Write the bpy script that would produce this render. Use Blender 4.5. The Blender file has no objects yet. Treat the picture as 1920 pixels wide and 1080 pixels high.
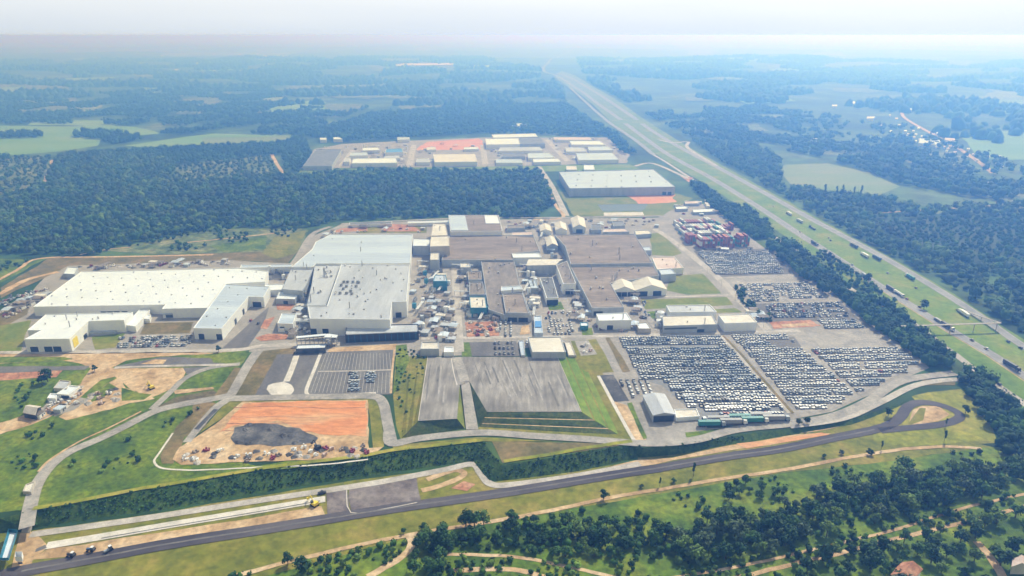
import bpy, bmesh, math, random
import numpy as np
from mathutils import Vector, Matrix, noise
from mathutils.geometry import delaunay_2d_cdt
R = math.radians
# ------------------------------------------------------------------ camera, sky, sun, exposure
SC = bpy.context.scene
CAMH = 230.0; FPX = 1280.0; PITCH = math.atan((540 - 66) / FPX)
cam_data = bpy.data.cameras.new('camera'); cam = bpy.data.objects.new('camera', cam_data)
SC.collection.objects.link(cam); SC.camera = cam
cam.location = (0, 0, CAMH); cam.rotation_euler = (math.pi/2 - PITCH, 0, 0)
cam_data.sensor_width = 36; cam_data.lens = 36*FPX/1920; cam_data.clip_start = 1; cam_data.clip_end = 120000
SUN_EL = R(47); SUN_AZ = R(32)          # azimuth measured from +Y (view direction) towards +X
world = bpy.data.worlds.new('World'); SC.world = world; world.use_nodes = True
wn = world.node_tree; wn.nodes.clear()
wo = wn.nodes.new('ShaderNodeOutputWorld'); bg = wn.nodes.new('ShaderNodeBackground'); sky = wn.nodes.new('ShaderNodeTexSky')
sky.sky_type = 'NISHITA'; sky.sun_disc = False; sky.sun_elevation = SUN_EL; sky.sun_rotation = SUN_AZ
sky.air_density = 1.0; sky.dust_density = 0.4; sky.ozone_density = 1.0; sky.altitude = 200
bg.inputs[1].default_value = 0.128
hs = wn.nodes.new('ShaderNodeHueSaturation'); hs.inputs['Saturation'].default_value = .2
wm = wn.nodes.new('ShaderNodeMix'); wm.data_type = 'RGBA'; wm.blend_type = 'MULTIPLY'; wm.inputs[0].default_value = 1; wm.inputs[7].default_value = (.85, .95, 1.12, 1)
wn.links.new(sky.outputs[0], hs.inputs['Color']); wn.links.new(hs.outputs[0], wm.inputs[6]); # hazy air low in the sky: pale blue at the horizon, milky white above, clear higher up
tcw = wn.nodes.new('ShaderNodeTexCoord'); sp = wn.nodes.new('ShaderNodeSeparateXYZ'); wn.links.new(tcw.outputs['Generated'], sp.inputs[0])
r1 = wn.nodes.new('ShaderNodeMapRange'); r1.inputs['From Max'].default_value = .05; wn.links.new(sp.outputs['Z'], r1.inputs[0])
nzw = wn.nodes.new('ShaderNodeTexNoise'); nzw.inputs['Scale'].default_value = 3; nzw.inputs['Detail'].default_value = 4
mpw = wn.nodes.new('ShaderNodeMapping'); mpw.inputs['Scale'].default_value = (1, 1, 9); wn.links.new(tcw.outputs['Generated'], mpw.inputs[0]); wn.links.new(mpw.outputs[0], nzw.inputs['Vector'])
ad = wn.nodes.new('ShaderNodeMath'); ad.operation = 'MULTIPLY_ADD'; ad.inputs[1].default_value = .5; ad.inputs[2].default_value = -.25; wn.links.new(nzw.outputs['Fac'], ad.inputs[0])
ad2 = wn.nodes.new('ShaderNodeMath'); ad2.operation = 'ADD'; ad2.use_clamp = True; wn.links.new(r1.outputs[0], ad2.inputs[0]); wn.links.new(ad.outputs[0], ad2.inputs[1])
h1 = wn.nodes.new('ShaderNodeMix'); h1.data_type = 'RGBA'; h1.inputs[6].default_value = (4.4, 4.95, 5.6, 1); h1.inputs[7].default_value = (5.75, 6.0, 6.15, 1); wn.links.new(ad2.outputs[0], h1.inputs[0])
rx = wn.nodes.new('ShaderNodeMapRange'); rx.inputs['From Min'].default_value = -.6; rx.inputs['From Max'].default_value = .5; rx.inputs['To Min'].default_value = .88; rx.inputs['To Max'].default_value = 1.06; wn.links.new(sp.outputs['X'], rx.inputs[0])
vm = wn.nodes.new('ShaderNodeVectorMath'); vm.operation = 'SCALE'; wn.links.new(h1.outputs[2], vm.inputs[0]); wn.links.new(rx.outputs[0], vm.inputs['Scale'])
r2 = wn.nodes.new('ShaderNodeMapRange'); r2.inputs['From Min'].default_value = .06; r2.inputs['From Max'].default_value = .35; wn.links.new(sp.outputs['Z'], r2.inputs[0])
h2 = wn.nodes.new('ShaderNodeMix'); h2.data_type = 'RGBA'; wn.links.new(r2.outputs[0], h2.inputs[0]); wn.links.new(vm.outputs[0], h2.inputs[6]); wn.links.new(wm.outputs[2], h2.inputs[7])
wn.links.new(h2.outputs[2], bg.inputs[0]); wn.links.new(bg.outputs[0], wo.inputs[0])
sl = bpy.data.lights.new('sun', 'SUN'); sl.energy = 3.5; sl.angle = R(0.6); sl.color = (0.95, 0.97, 1.09)
so = bpy.data.objects.new('sun', sl); SC.collection.objects.link(so)
sdir = Vector((math.sin(SUN_AZ)*math.cos(SUN_EL), math.cos(SUN_AZ)*math.cos(SUN_EL), math.sin(SUN_EL)))
so.rotation_euler = sdir.to_track_quat('Z', 'Y').to_euler(); so.location = sdir*500
SC.view_settings.view_transform = 'Standard'; SC.view_settings.look = 'None'
SC.view_settings.exposure = 0.42; SC.view_settings.gamma = 1
HAZE_DENSITY = 0.00096; HAZE_COLOR = (0.12, 0.34, 1.0)
# ------------------------------------------------------------------ terrain function and unprojection
rng = random.Random(7)
S_, C_ = math.sin(PITCH), math.cos(PITCH)
Y0, Y1, DROP = 473.0, 374.0, 5.5
def clamp(v, a=0., b=1.): return a if v < a else b if v > b else v
def interp(x, xs, ys):
    if x <= xs[0]: return ys[0]
    for i in range(1, len(xs)):
        if x <= xs[i]: return ys[i-1] + (ys[i]-ys[i-1])*(x-xs[i-1])/(xs[i]-xs[i-1])
    return ys[-1]
def hills(x, y):
    d = math.hypot(x, y)
    if d < 2000: return 0.
    r = clamp((d-2000)/2500)
    n = noise.noise((x/1900., y/2600., 3.1)) + .45*noise.noise((x/700., y/900., 9.2))
    return r*(46*n) + r*2
def GU(x, y): return -DROP*clamp((Y0-y)/(Y0-Y1)) + hills(x, y)
def GD(x): return interp(x, [85, 136, 230, 278], [6, 2.6, 2, 0])
def GL(x, y): return GU(x, y) - GD(x)
def G(x, y, lvl='u'): return GL(x, y) if lvl == 'l' else GU(x, y)
def P(px, py, z=None, lvl='u', dz=0.):
    v = (py-540)/FPX; u = (px-960)/FPX
    dn = S_ + C_*v; fw = C_ - S_*v
    zz = 0. if z is None else z
    if z is not None:
        t = (CAMH-zz)/dn; return Vector((u*t, fw*t, zz))
    for _ in range(12):
        t = (CAMH-zz)/dn; zz = .5*zz + .5*(G(u*t, fw*t, lvl)+dz) if _ > 4 else G(u*t, fw*t, lvl)+dz
    t = (CAMH-zz)/dn
    return Vector((u*t, fw*t, zz))
def pxm(py): # metres across per pixel at ground row
    return CAMH/(S_ + C_*(py-540)/FPX)/FPX
# ------------------------------------------------------------------ scene helpers
COL = SC.collection
def tag(o, label=None, cat=None, group=None, kind=None):
    if label: o['label'] = label
    if cat: o['category'] = cat
    if group: o['group'] = group
    if kind: o['kind'] = kind
    return o
def empty(name, loc, rz=0):
    o = bpy.data.objects.new(name, None); o.empty_display_size = 1; COL.objects.link(o)
    o.location = loc; o.rotation_euler = (0, 0, rz); return o
def meshobj(name, verts, faces, mats, parent=None, mi=None, origin=None, smooth=False):
    if origin is not None: verts = [(v[0]-origin[0], v[1]-origin[1], v[2]-origin[2]) for v in verts]
    me = bpy.data.meshes.new(name); me.from_pydata([tuple(v) for v in verts], [], faces); 
    for m in (mats if isinstance(mats, (list, tuple)) else [mats]): me.materials.append(m)
    if mi is not None: me.polygons.foreach_set('material_index', mi)
    if smooth: me.polygons.foreach_set('use_smooth', [True]*len(me.polygons))
    me.update()
    o = bpy.data.objects.new(name, me); COL.objects.link(o)
    if parent is not None: o.parent = parent
    elif origin is not None: o.location = origin
    return o
class MB:
    """collects boxes, tubes and prisms for ONE mesh"""
    def __init__(s): s.v = []; s.f = []; s.m = []
    def add(s, vs, fs, m=0):
        b = len(s.v); s.v += [tuple(q) for q in vs]; s.f += [tuple(i+b for i in f) for f in fs]; s.m += [m]*len(fs); return s
    def box(s, x0, y0, z0, x1, y1, z1, m=0, rz=0, c=(0, 0)):
        vs = [(x, y, z) for z in (z0, z1) for x, y in ((x0, y0), (x1, y0), (x1, y1), (x0, y1))]
        if rz:
            cc, ss = math.cos(rz), math.sin(rz)
            vs = [(c[0]+(x-c[0])*cc-(y-c[1])*ss, c[1]+(x-c[0])*ss+(y-c[1])*cc, z) for x, y, z in vs]
        return s.add(vs, [(3, 2, 1, 0), (4, 5, 6, 7), (0, 1, 5, 4), (1, 2, 6, 5), (2, 3, 7, 6), (3, 0, 4, 7)], m)
    def prism(s, poly, z0, z1, m=0):
        n = len(poly); vs = [(p[0], p[1], z0) for p in poly] + [(p[0], p[1], z1) for p in poly]
        return s.add(vs, [tuple(range(n-1, -1, -1)), tuple(range(n, 2*n))] + [(i, (i+1) % n, n+(i+1) % n, n+i) for i in range(n)], m)
    def cyl(s, x, y, z0, z1, r0, r1=None, n=8, m=0):
        r1 = r0 if r1 is None else r1
        a = [(math.cos(2*math.pi*k/n), math.sin(2*math.pi*k/n)) for k in range(n)]
        vs = [(x+r0*c, y+r0*q, z0) for c, q in a] + [(x+r1*c, y+r1*q, z1) for c, q in a]
        return s.add(vs, [tuple(range(n-1, -1, -1)), tuple(range(n, 2*n))] + [(i, (i+1) % n, n+(i+1) % n, n+i) for i in range(n)], m)
    def tube(s, a, b, r, n=6, m=0, r1=None):
        a = Vector(a); b = Vector(b); d = (b-a).normalized(); r1 = r if r1 is None else r1
        u = d.cross(Vector((0, 0, 1))); u = u.normalized() if u.length > .01 else Vector((1, 0, 0)); w = d.cross(u)
        vs = []
        for p, rr in ((a, r), (b, r1)):
            for k in range(n): t = 2*math.pi*k/n; vs.append(p + u*math.cos(t)*rr + w*math.sin(t)*rr)
        return s.add(vs, [tuple(range(n-1, -1, -1)), tuple(range(n, 2*n))] + [(i, (i+1) % n, n+(i+1) % n, n+i) for i in range(n)], m)
    def build(s, name, mats, parent=None, smooth=False):
        return meshobj(name, s.v, s.f, mats, parent, s.m, smooth=smooth)
    def mesh(s, name, mats):
        me = bpy.data.meshes.new(name); me.from_pydata(s.v, [], s.f)
        for m in mats: me.materials.append(m)
        me.polygons.foreach_set('material_index', s.m); me.update(); return me
# ------------------------------------------------------------------ materials
M = {}
GA = R(8)   # the plant's street grid is turned a little against the view
def mat(name, stops, scale=.05, detail=6, rough=.85, coord='pos', stretch=(1, 1, 1), rz=0, fine=None, spec=.25, metallic=0, bump=0, tint=None, lo=.35, hi=.65, panel=None):
    """noise between colours; 'fine' = (scale, strength) adds a second grain; tint = mesh attribute multiplied in"""
    m = bpy.data.materials.new(name); m.use_nodes = True; nt = m.node_tree; N = nt.nodes; L = nt.links
    bs = N['Principled BSDF']; bs.inputs['Roughness'].default_value = rough; bs.inputs['Specular IOR Level'].default_value = spec
    bs.inputs['Metallic'].default_value = metallic
    if coord == 'pos': g = N.new('ShaderNodeNewGeometry'); src = g.outputs['Position']
    else: g = N.new('ShaderNodeTexCoord'); src = g.outputs['Object']
    mp = N.new('ShaderNodeMapping'); mp.inputs['Scale'].default_value = stretch; mp.inputs['Rotation'].default_value = (0, 0, rz)
    L.new(src, mp.inputs[0])
    nz = N.new('ShaderNodeTexNoise'); nz.inputs['Scale'].default_value = scale; nz.inputs['Detail'].default_value = detail; nz.inputs['Roughness'].default_value = .6
    L.new(mp.outputs[0], nz.inputs['Vector'])
    cr = N.new('ShaderNodeValToRGB'); L.new(nz.outputs['Fac'], cr.inputs[0])
    el = cr.color_ramp.elements; n = len(stops)
    while len(el) < n: el.new(.5)
    for i, c in enumerate(stops): el[i].position = lo + (hi-lo)*i/max(1, n-1); el[i].color = (*c, 1)
    out = cr.outputs[0]
    if fine:
        n2 = N.new('ShaderNodeTexNoise'); n2.inputs['Scale'].default_value = fine[0]; n2.inputs['Detail'].default_value = 3
        L.new(mp.outputs[0] if len(fine) > 2 else src, n2.inputs['Vector'])
        mr = N.new('ShaderNodeMapRange'); mr.inputs['From Min'].default_value = .3; mr.inputs['From Max'].default_value = .7
        mr.inputs['To Min'].default_value = 1-fine[1]; mr.inputs['To Max'].default_value = 1+fine[1]
        L.new(n2.outputs['Fac'], mr.inputs[0])
        mx = N.new('ShaderNodeMix'); mx.data_type = 'RGBA'; mx.blend_type = 'MULTIPLY'; mx.inputs[0].default_value = 1
        L.new(out, mx.inputs[6]); L.new(mr.outputs[0], mx.inputs[7]); out = mx.outputs[2]
    if panel:
        m3 = N.new('ShaderNodeMapping'); m3.inputs['Rotation'].default_value = (0, 0, GA); L.new(src, m3.inputs[0])
        br = N.new('ShaderNodeTexBrick'); L.new(m3.outputs[0], br.inputs['Vector']); br.inputs['Scale'].default_value = 1
        br.inputs['Brick Width'].default_value = panel[0]; br.inputs['Row Height'].default_value = panel[1]; br.inputs['Mortar Size'].default_value = panel[3]; br.offset = 0
        q = panel[2]; br.inputs['Color1'].default_value = (1, 1, 1, 1); br.inputs['Color2'].default_value = (1-q*.6, 1-q*.6, 1-q*.55, 1); br.inputs['Mortar'].default_value = (1-q*1.6, 1-q*1.6, 1-q*1.5, 1)
        mx = N.new('ShaderNodeMix'); mx.data_type = 'RGBA'; mx.blend_type = 'MULTIPLY'; mx.inputs[0].default_value = 1
        L.new(out, mx.inputs[6]); L.new(br.outputs['Color'], mx.inputs[7]); out = mx.outputs[2]
    if tint:
        at = N.new('ShaderNodeAttribute'); at.attribute_name = tint
        mx = N.new('ShaderNodeMix'); mx.data_type = 'RGBA'; mx.blend_type = 'MULTIPLY'; mx.inputs[0].default_value = 1
        L.new(out, mx.inputs[6]); L.new(at.outputs['Color'], mx.inputs[7]); out = mx.outputs[2]
    L.new(out, bs.inputs['Base Color'])
    if bump:
        b = N.new('ShaderNodeBump'); b.inputs['Distance'].default_value = bump; b.inputs['Strength'].default_value = 1
        L.new(nz.outputs['Fac'], b.inputs['Height']); L.new(b.outputs[0], bs.inputs['Normal'])
    M[name] = m; return m
mat('ground', [(.012, .040, .014), (.03, .08, .02), (.07, .13, .03), (.13, .17, .06)], .0045, 12, fine=(.03, .5), lo=.36, hi=.68)
mat('grass', [(.045, .095, .008), (.11, .17, .008), (.19, .22, .016)], .035, 8, fine=(.35, .4))
mat('meadow', [(.045, .10, .008), (.10, .17, .010), (.18, .22, .016)], .04, 9, fine=(.3, .4))
mat('hedge', [(.02, .06, .010), (.04, .09, .014), (.075, .125, .02)], .25, 8, fine=(.9, .45))
mat('olive', [(.12, .14, .015), (.19, .19, .022), (.27, .22, .05)], .05, 8, fine=(.3, .25))
mat('yellow_grass', [(.15, .18, .015), (.24, .25, .02), (.32, .29, .05)], .05, 8, fine=(.3, .25))
mat('lawn', [(.11, .17, .02), (.17, .2, .03), (.23, .22, .05)], .04, 6, fine=(.3, .2))
mat('verge', [(.10, .19, .015), (.15, .23, .022), (.23, .25, .045)], .03, 6, fine=(.2, .2))
mat('brown_grass', [(.11, .10, .035), (.17, .14, .055), (.24, .17, .08)], .05, 8, fine=(.3, .25))
mat('bank', [(.03, .06, .015), (.065, .10, .025), (.11, .115, .04)], .15, 8, fine=(.8, .4))
mat('bank_bare', [(.09, .075, .045), (.14, .115, .06), (.15, .15, .065)], .15, 8, fine=(.8, .3))
mat('asphalt', [(.12, .118, .122), (.155, .15, .152), (.19, .185, .18)], .06, 8, stretch=(1, .25, 1), fine=(.5, .15))
mat('track_asphalt', [(.06, .055, .068), (.085, .078, .09), (.115, .105, .115)], .05, 6, stretch=(.25, 1, 1), rz=R(-15), fine=(.4, .12))
mat('worn_lot', [(.20, .19, .18), (.26, .245, .23), (.34, .325, .31)], .34, 10, stretch=(1, .12, 1), rz=-R(2), fine=(.05, .28), lo=.34, hi=.66, panel=(14, 40, .06, .2))
mat('pad', [(.13, .11, .115), (.18, .155, .155), (.25, .22, .21)], .08, 9, fine=(.4, .25))
mat('store_lot', [(.19, .20, .215), (.235, .245, .26), (.28, .285, .295)], .08, 8, stretch=(.25, 1, 1), fine=(.5, .12))
mat('worn_light', [(.26, .25, .24), (.34, .32, .3), (.40, .38, .35)], .1, 8, fine=(.5, .15))
mat('yard', [(.25, .235, .22), (.31, .29, .265), (.38, .35, .32)], .05, 9, fine=(.35, .15), lo=.3, hi=.7)
mat('road_grey', [(.23, .232, .245), (.28, .282, .295), (.34, .34, .345)], .06, 8, fine=(.5, .15))
mat('concrete', [(.34, .32, .29), (.44, .41, .38), (.52, .49, .45)], .08, 7, fine=(.5, .15))
mat('pale_concrete', [(.50, .48, .44), (.60, .57, .53), (.68, .65, .6)], .1, 6, fine=(.5, .1))
mat('sand', [(.36, .24, .13), (.50, .35, .20), (.60, .46, .30)], .06, 9, fine=(.35, .25))
mat('orange_dirt', [(.55, .20, .08), (.62, .27, .12), (.58, .36, .2)], .04, 9, stretch=(.35, 1, 1), fine=(.4, .2, 1))
mat('red_dirt', [(.30, .13, .08), (.42, .2, .12), (.5, .3, .2)], .1, 8, fine=(.5, .3))
mat('dark_gravel', [(.055, .058, .065), (.09, .092, .10), (.17, .165, .16)], .08, 9, fine=(.6, .3))
mat('field_green', [(.13, .26, .07), (.17, .30, .09), (.21, .31, .12)], .01, 6, stretch=(.3, 1, 1))
mat('field_tan', [(.14, .22, .07), (.19, .25, .10), (.25, .26, .13)], .01, 6, stretch=(.3, 1, 1))
mat('field_scrub', [(.045, .09, .03), (.12, .16, .06), (.24, .24, .12)], .03, 9, fine=(.15, .5))
mat('plantation', [(.022, .05, .018), (.04, .07, .025), (.06, .08, .035)], .02, 6, fine=(.15, .3))
mat('white_roof', [(.66, .72, .79), (.70, .755, .83), (.74, .80, .87)], .03, 6, rough=.5, fine=(.25, .03), panel=(24, 9, .045, .25))
mat('grey_roof', [(.39, .42, .47), (.45, .48, .53), (.51, .54, .59)], .05, 6, rough=.5, stretch=(1, .15, 1), rz=-GA, fine=(.35, .08, 1), panel=(40, 5, .07, .3))
mat('pale_roof', [(.42, .50, .62), (.48, .56, .67), (.54, .62, .72)], .05, 6, rough=.45, stretch=(.12, 1, 1), rz=-GA, fine=(.35, .07, 1), panel=(60, 7, .06, .3))
mat('brown_roof', [(.18, .145, .12), (.245, .20, .17), (.32, .27, .235)], .06, 9, rough=.7, stretch=(.3, 1, 1), rz=-GA, fine=(.4, .22, 1), panel=(30, 4.5, .14, .3))
mat('dusk_roof', [(.16, .145, .14), (.22, .195, .18), (.29, .255, .23)], .06, 9, rough=.7, stretch=(1, .3, 1), rz=-GA, fine=(.4, .22, 1), panel=(22, 4.5, .14, .3))
mat('cream_roof', [(.56, .53, .47), (.63, .60, .54), (.69, .66, .61)], .08, 6, rough=.6, fine=(.4, .1))
mat('blue_roof', [(.06, .22, .55), (.08, .27, .62), (.12, .33, .68)], .08, 5, rough=.5)
mat('dark_roof', [(.12, .13, .15), (.16, .17, .19), (.2, .21, .23)], .08, 6, rough=.5)
mat('teal_steel', [(.03, .16, .25), (.05, .22, .33), (.08, .28, .38)], .2, 5, rough=.5)
mat('pink_roof', [(.52, .40, .37), (.58, .47, .43), (.62, .53, .5)], .06, 6, rough=.6)
mat('white_wall', [(.72, .75, .79), (.77, .80, .83), (.80, .825, .85)], .15, 5, rough=.6, stretch=(1, 1, .2))
mat('grey_wall', [(.34, .38, .43), (.41, .45, .5), (.47, .51, .55)], .15, 6, rough=.6, stretch=(1, 1, .2))
mat('beige_wall', [(.40, .38, .34), (.48, .45, .41), (.54, .51, .46)], .15, 6, rough=.7, stretch=(1, 1, .2))
mat('black_cladding', [(.008, .012, .02), (.014, .02, .03), (.02, .03, .045)], .4, 5, rough=.35, stretch=(1, 1, .15), spec=.5)
mat('door', [(.02, .03, .045), (.035, .05, .07), (.05, .065, .09)], .3, 4, rough=.4)
mat('vent', [(.30, .31, .33), (.42, .43, .44), (.5, .5, .5)], .3, 4, rough=.5, metallic=.3)
mat('steel', [(.30, .32, .34), (.40, .42, .44), (.5, .52, .54)], .3, 5, rough=.45, metallic=.4)
mat('glass', [(.06, .072, .09), (.08, .095, .12), (.10, .12, .15)], 1, 2, rough=.12, spec=.5, coord='obj')
mat('rubber', [(.015, .015, .016), (.02, .02, .021), (.025, .025, .026)], 2, 2, rough=.8, coord='obj')
mat('yellow_paint', [(.7, .55, .05), (.78, .62, .08), (.8, .66, .12)], .5, 3)
mat('line_paint', [(.42, .41, .39), (.55, .54, .52), (.66, .65, .62)], .4, 6)
mat('water', [(.012, .045, .06), (.015, .055, .07), (.02, .06, .08)], .02, 4, rough=.12, spec=.5)
for nm, c in dict(white=(.78, .79, .80), silver=(.52, .55, .58), grey=(.27, .285, .305), black=(.03, .033, .04), blue=(.05, .10, .20), red=(.35, .04, .035),
                  slate=(.30, .36, .43), maroon=(.26, .045, .075), teal=(.03, .22, .22), brick=(.45, .12, .07), cream=(.70, .66, .58), orange=(.6, .22, .06)).items():
    mat('paint_'+nm, [tuple(.9*q for q in c), c, tuple(min(.85, 1.07*q) for q in c)], .3, 4, rough=.4, spec=.5, coord='obj')
mat('bark', [(.06, .045, .03), (.10, .075, .05), (.14, .11, .08)], 1.2, 5, coord='obj')
mat('leaf', [(.75, .8, .7), (1., 1., 1.), (1.3, 1.2, 1.2)], .45, 4, rough=.7, tint='tint', coord='obj')
mat('leaf_far', [(.7, .75, .7), (1., 1., 1.), (1.35, 1.25, 1.2)], .05, 6, rough=.8, tint='tint')
# windscreens of a building: many panes in one strip
# ------------------------------------------------------------------ flat sheets draped on the terrain
CUTS_Y = [Y1, Y0]; CUTS_X = [85, 136, 230, 278]
def roughen(pts, amp, step):
    out = []; n = len(pts)
    for i in range(n):
        a, b = pts[i], pts[(i+1) % n]; d = (b-a); L = math.hypot(d.x, d.y); k = max(1, min(60, int(L/step)))
        nx, ny = -d.y/max(L, .01), d.x/max(L, .01)
        for j in range(k):
            p = a + d*(j/k); w = amp*(noise.noise((p.x/(step*2.3), p.y/(step*2.3), 1.7))*1.6 + .5*noise.noise((p.x/(step*.8), p.y/(step*.8), 5.7)))
            out.append(Vector((p.x+nx*w, p.y+ny*w, 0)))
    return out
SHEET_N = [0]
def step():
    SHEET_N[0] += 1; return .0045*(SHEET_N[0] % 12)
def sheet(name, poly, m, layer, lvl='u', far=0):
    """one n-gon, cut where the terrain creases, laid 'layer' steps above the ground"""
    bm = bmesh.new(); vs = [bm.verts.new((p[0], p[1], 0)) for p in poly]
    try: bm.faces.new(vs)
    except ValueError: bm.free(); return None
    ys = [v.co.y for v in bm.verts]; xs = [v.co.x for v in bm.verts]
    def cut(co, no):
        bmesh.ops.bisect_plane(bm, geom=bm.verts[:]+bm.edges[:]+bm.faces[:], plane_co=co, plane_no=no)
    for y in CUTS_Y + ([min(ys)+far*k for k in range(1, int((max(ys)-min(ys))/far)+1)] if far else []):
        if min(ys) < y < max(ys): cut((0, y, 0), (0, 1, 0))
    for x in CUTS_X + ([min(xs)+far*k for k in range(1, int((max(xs)-min(xs))/far)+1)] if far else []):
        if min(xs) < x < max(xs): cut((x, 0, 0), (1, 0, 0))
    st_ = step()
    for v in bm.verts: v.co.z = G(v.co.x, v.co.y, lvl) + .06*layer + st_ + (2.2*clamp((math.hypot(v.co.x, v.co.y)-2000)/500) if far else 0)
    bmesh.ops.triangulate(bm, faces=bm.faces[:])
    for f in bm.faces:
        if f.normal.z < 0: f.normal_flip()
    bm.normal_update()
    for f in bm.faces:
        if f.normal.z < 0: f.normal_flip()
    me = bpy.data.meshes.new(name); bm.to_mesh(me); bm.free(); me.materials.append(m)
    o = bpy.data.objects.new(name, me); COL.objects.link(o); o['kind'] = 'structure'; return o
def patch(name, px, m, layer=1, lvl='u', rough=0, step=8, far=0):
    pts = [P(a, b, lvl=lvl) for a, b in px]
    if rough: pts = roughen(pts, rough, step)
    return sheet(name, pts, M[m], layer, lvl, far)
def smooth_line(pts, k=6):
    out = []; n = len(pts)
    for i in range(n-1):
        p0, p1, p2, p3 = pts[max(0, i-1)], pts[i], pts[i+1], pts[min(n-1, i+2)]
        for j in range(k):
            t = j/k; out.append(.5*((2*p1)+(-p0+p2)*t+(2*p0-5*p1+4*p2-p3)*t*t+(-p0+3*p1-3*p2+p3)*t**3))
    out.append(pts[-1]); return out
def side_pts(c, w):
    Lf, Rt = [], []
    for i, p in enumerate(c):
        a = c[max(0, i-1)]; b = c[min(len(c)-1, i+1)]; d = (b-a); l = math.hypot(d.x, d.y) or 1
        ww = w[0] + (w[1]-w[0])*i/(len(c)-1) if isinstance(w, tuple) else w
        nx, ny = -d.y/l*ww/2, d.x/l*ww/2
        Lf.append(Vector((p.x+nx, p.y+ny, 0))); Rt.append(Vector((p.x-nx, p.y-ny, 0)))
    return Lf, Rt
def strip(name, px, w, m, layer=2, lvl='u', k=6, far=0, shift=0, wob=0):
    c = smooth_line([P(a, b, lvl=lvl) for a, b in px], k)
    if shift:
        Lf, Rt = side_pts(c, abs(shift)*2); c = Lf if shift > 0 else Rt
    Lf, Rt = side_pts(c, w)
    if wob:
        for q in (Lf, Rt):
            for p in q: p.x += wob*noise.noise((p.x/9, p.y/9, 2)); p.y += wob*noise.noise((p.x/9, p.y/9, 7))
    bm = bmesh.new(); va = [bm.verts.new(p) for p in Lf]; vb = [bm.verts.new(p) for p in Rt]
    for i in range(len(va)-1): bm.faces.new((va[i], vb[i], vb[i+1], va[i+1]))
    for y in CUTS_Y: bmesh.ops.bisect_plane(bm, geom=bm.verts[:]+bm.edges[:]+bm.faces[:], plane_co=(0, y, 0), plane_no=(0, 1, 0))
    for x in CUTS_X: bmesh.ops.bisect_plane(bm, geom=bm.verts[:]+bm.edges[:]+bm.faces[:], plane_co=(x, 0, 0), plane_no=(1, 0, 0))
    st_ = step()
    for v in bm.verts:
        d = math.hypot(v.co.x, v.co.y); v.co.z = G(v.co.x, v.co.y, lvl) + .06*layer + st_ + (2.4*clamp((d-2000)/500) if far else 0)
    bm.normal_update()
    for f in bm.faces:
        if f.normal.z < 0: f.normal_flip()
    me = bpy.data.meshes.new(name); bm.to_mesh(me); bm.free(); me.materials.append(M[m])
    o = bpy.data.objects.new(name, me); COL.objects.link(o); o['kind'] = 'structure'; return o
def inside(x, y, poly):
    c = False; n = len(poly); j = n-1
    for i in range(n):
        xi, yi, xj, yj = poly[i][0], poly[i][1], poly[j][0], poly[j][1]
        if (yi > y) != (yj > y) and x < (xj-xi)*(y-yi)/(yj-yi)+xi: c = not c
        j = i
    return c
# ------------------------------------------------------------------ the ground: one sheet to the horizon, with the long bank in it
T_PX = [(0, 972), (62, 957), (150, 942), (250, 922), (312, 912), (475, 884), (560, 872), (680, 858), (730, 848), (820, 838), (905, 828), (922, 850), (940, 871), (1020, 860), (1100, 846), (1185, 833), (1207, 840), (1270, 835), (1395, 815), (1495, 800), (1600, 785), (1665, 764)]
B_PX = [(0, 997), (55, 992), (175, 972), (300, 957), (475, 927), (540, 916), (605, 905), (680, 894), (730, 887), (820, 874), (885, 864), (905, 890), (917, 902), (960, 900), (1085, 884), (1197, 858), (1240, 855), (1295, 848), (1395, 831), (1495, 814), (1595, 797), (1670, 770)]
TW = [P(a, b) for a, b in T_PX]; BW = [P(a, b, lvl='l') for a, b in B_PX]
TW = [Vector((-2600, TW[0].y-60, GU(-2600, TW[0].y-60)))] + TW; BW = [Vector((-2600, BW[0].y-62, GL(-2600, BW[0].y-62)))] + BW
END = P(1720, 748); TW.append(END.copy()); BW.append(END.copy())
def densify(L, fn):
    out = [L[0]]
    for a, b in zip(L, L[1:]):
        ts = set()
        n = int(math.hypot(b.x-a.x, b.y-a.y)/9) if a.x > -500 else 0
        for i in range(1, n): ts.add(i/n)
        for k in CUTS_X:
            if min(a.x, b.x) < k < max(a.x, b.x): ts.add((k-a.x)/(b.x-a.x))
        for k in CUTS_Y:
            if min(a.y, b.y) < k < max(a.y, b.y): ts.add((k-a.y)/(b.y-a.y))
        for t in sorted(ts): q = a+(b-a)*t; q.z = fn(q.x, q.y); out.append(q)
        out.append(b)
    return out
TW0, BW0 = TW, BW; TW = densify(TW, GU); BW = densify(BW, GL)
def yline(L, x):
    for i in range(1, len(L)):
        if L[i-1].x <= x <= L[i].x and L[i].x > L[i-1].x: return L[i-1].y + (L[i].y-L[i-1].y)*(x-L[i-1].x)/(L[i].x-L[i-1].x)
    return None
def grow(a, b, s0, g):
    out = [a]; s = s0
    while out[-1] < b: out.append(out[-1]+s); s *= g
    return out
xs_pos = [0, 42, 85, 110, 136, 190, 230, 278, 330] + grow(380, 42000, 55, 1.055)
xs = sorted(set([-x for x in [0, 42, 85, 136, 190, 250, 330] + grow(380, 42000, 55, 1.055)] + xs_pos))
ysr = [-300, -100, 20, 120, 180, 215, 245, 275, 305, 340, 374, 407, 440, 473] + grow(510, 42000, 40, 1.032)
gv = []; gz = []
corner = [(xs[0], ysr[0]), (xs[-1], ysr[0]), (xs[-1], ysr[-1]), (xs[0], ysr[-1])]
bankzone = TW + BW[::-1]
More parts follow.
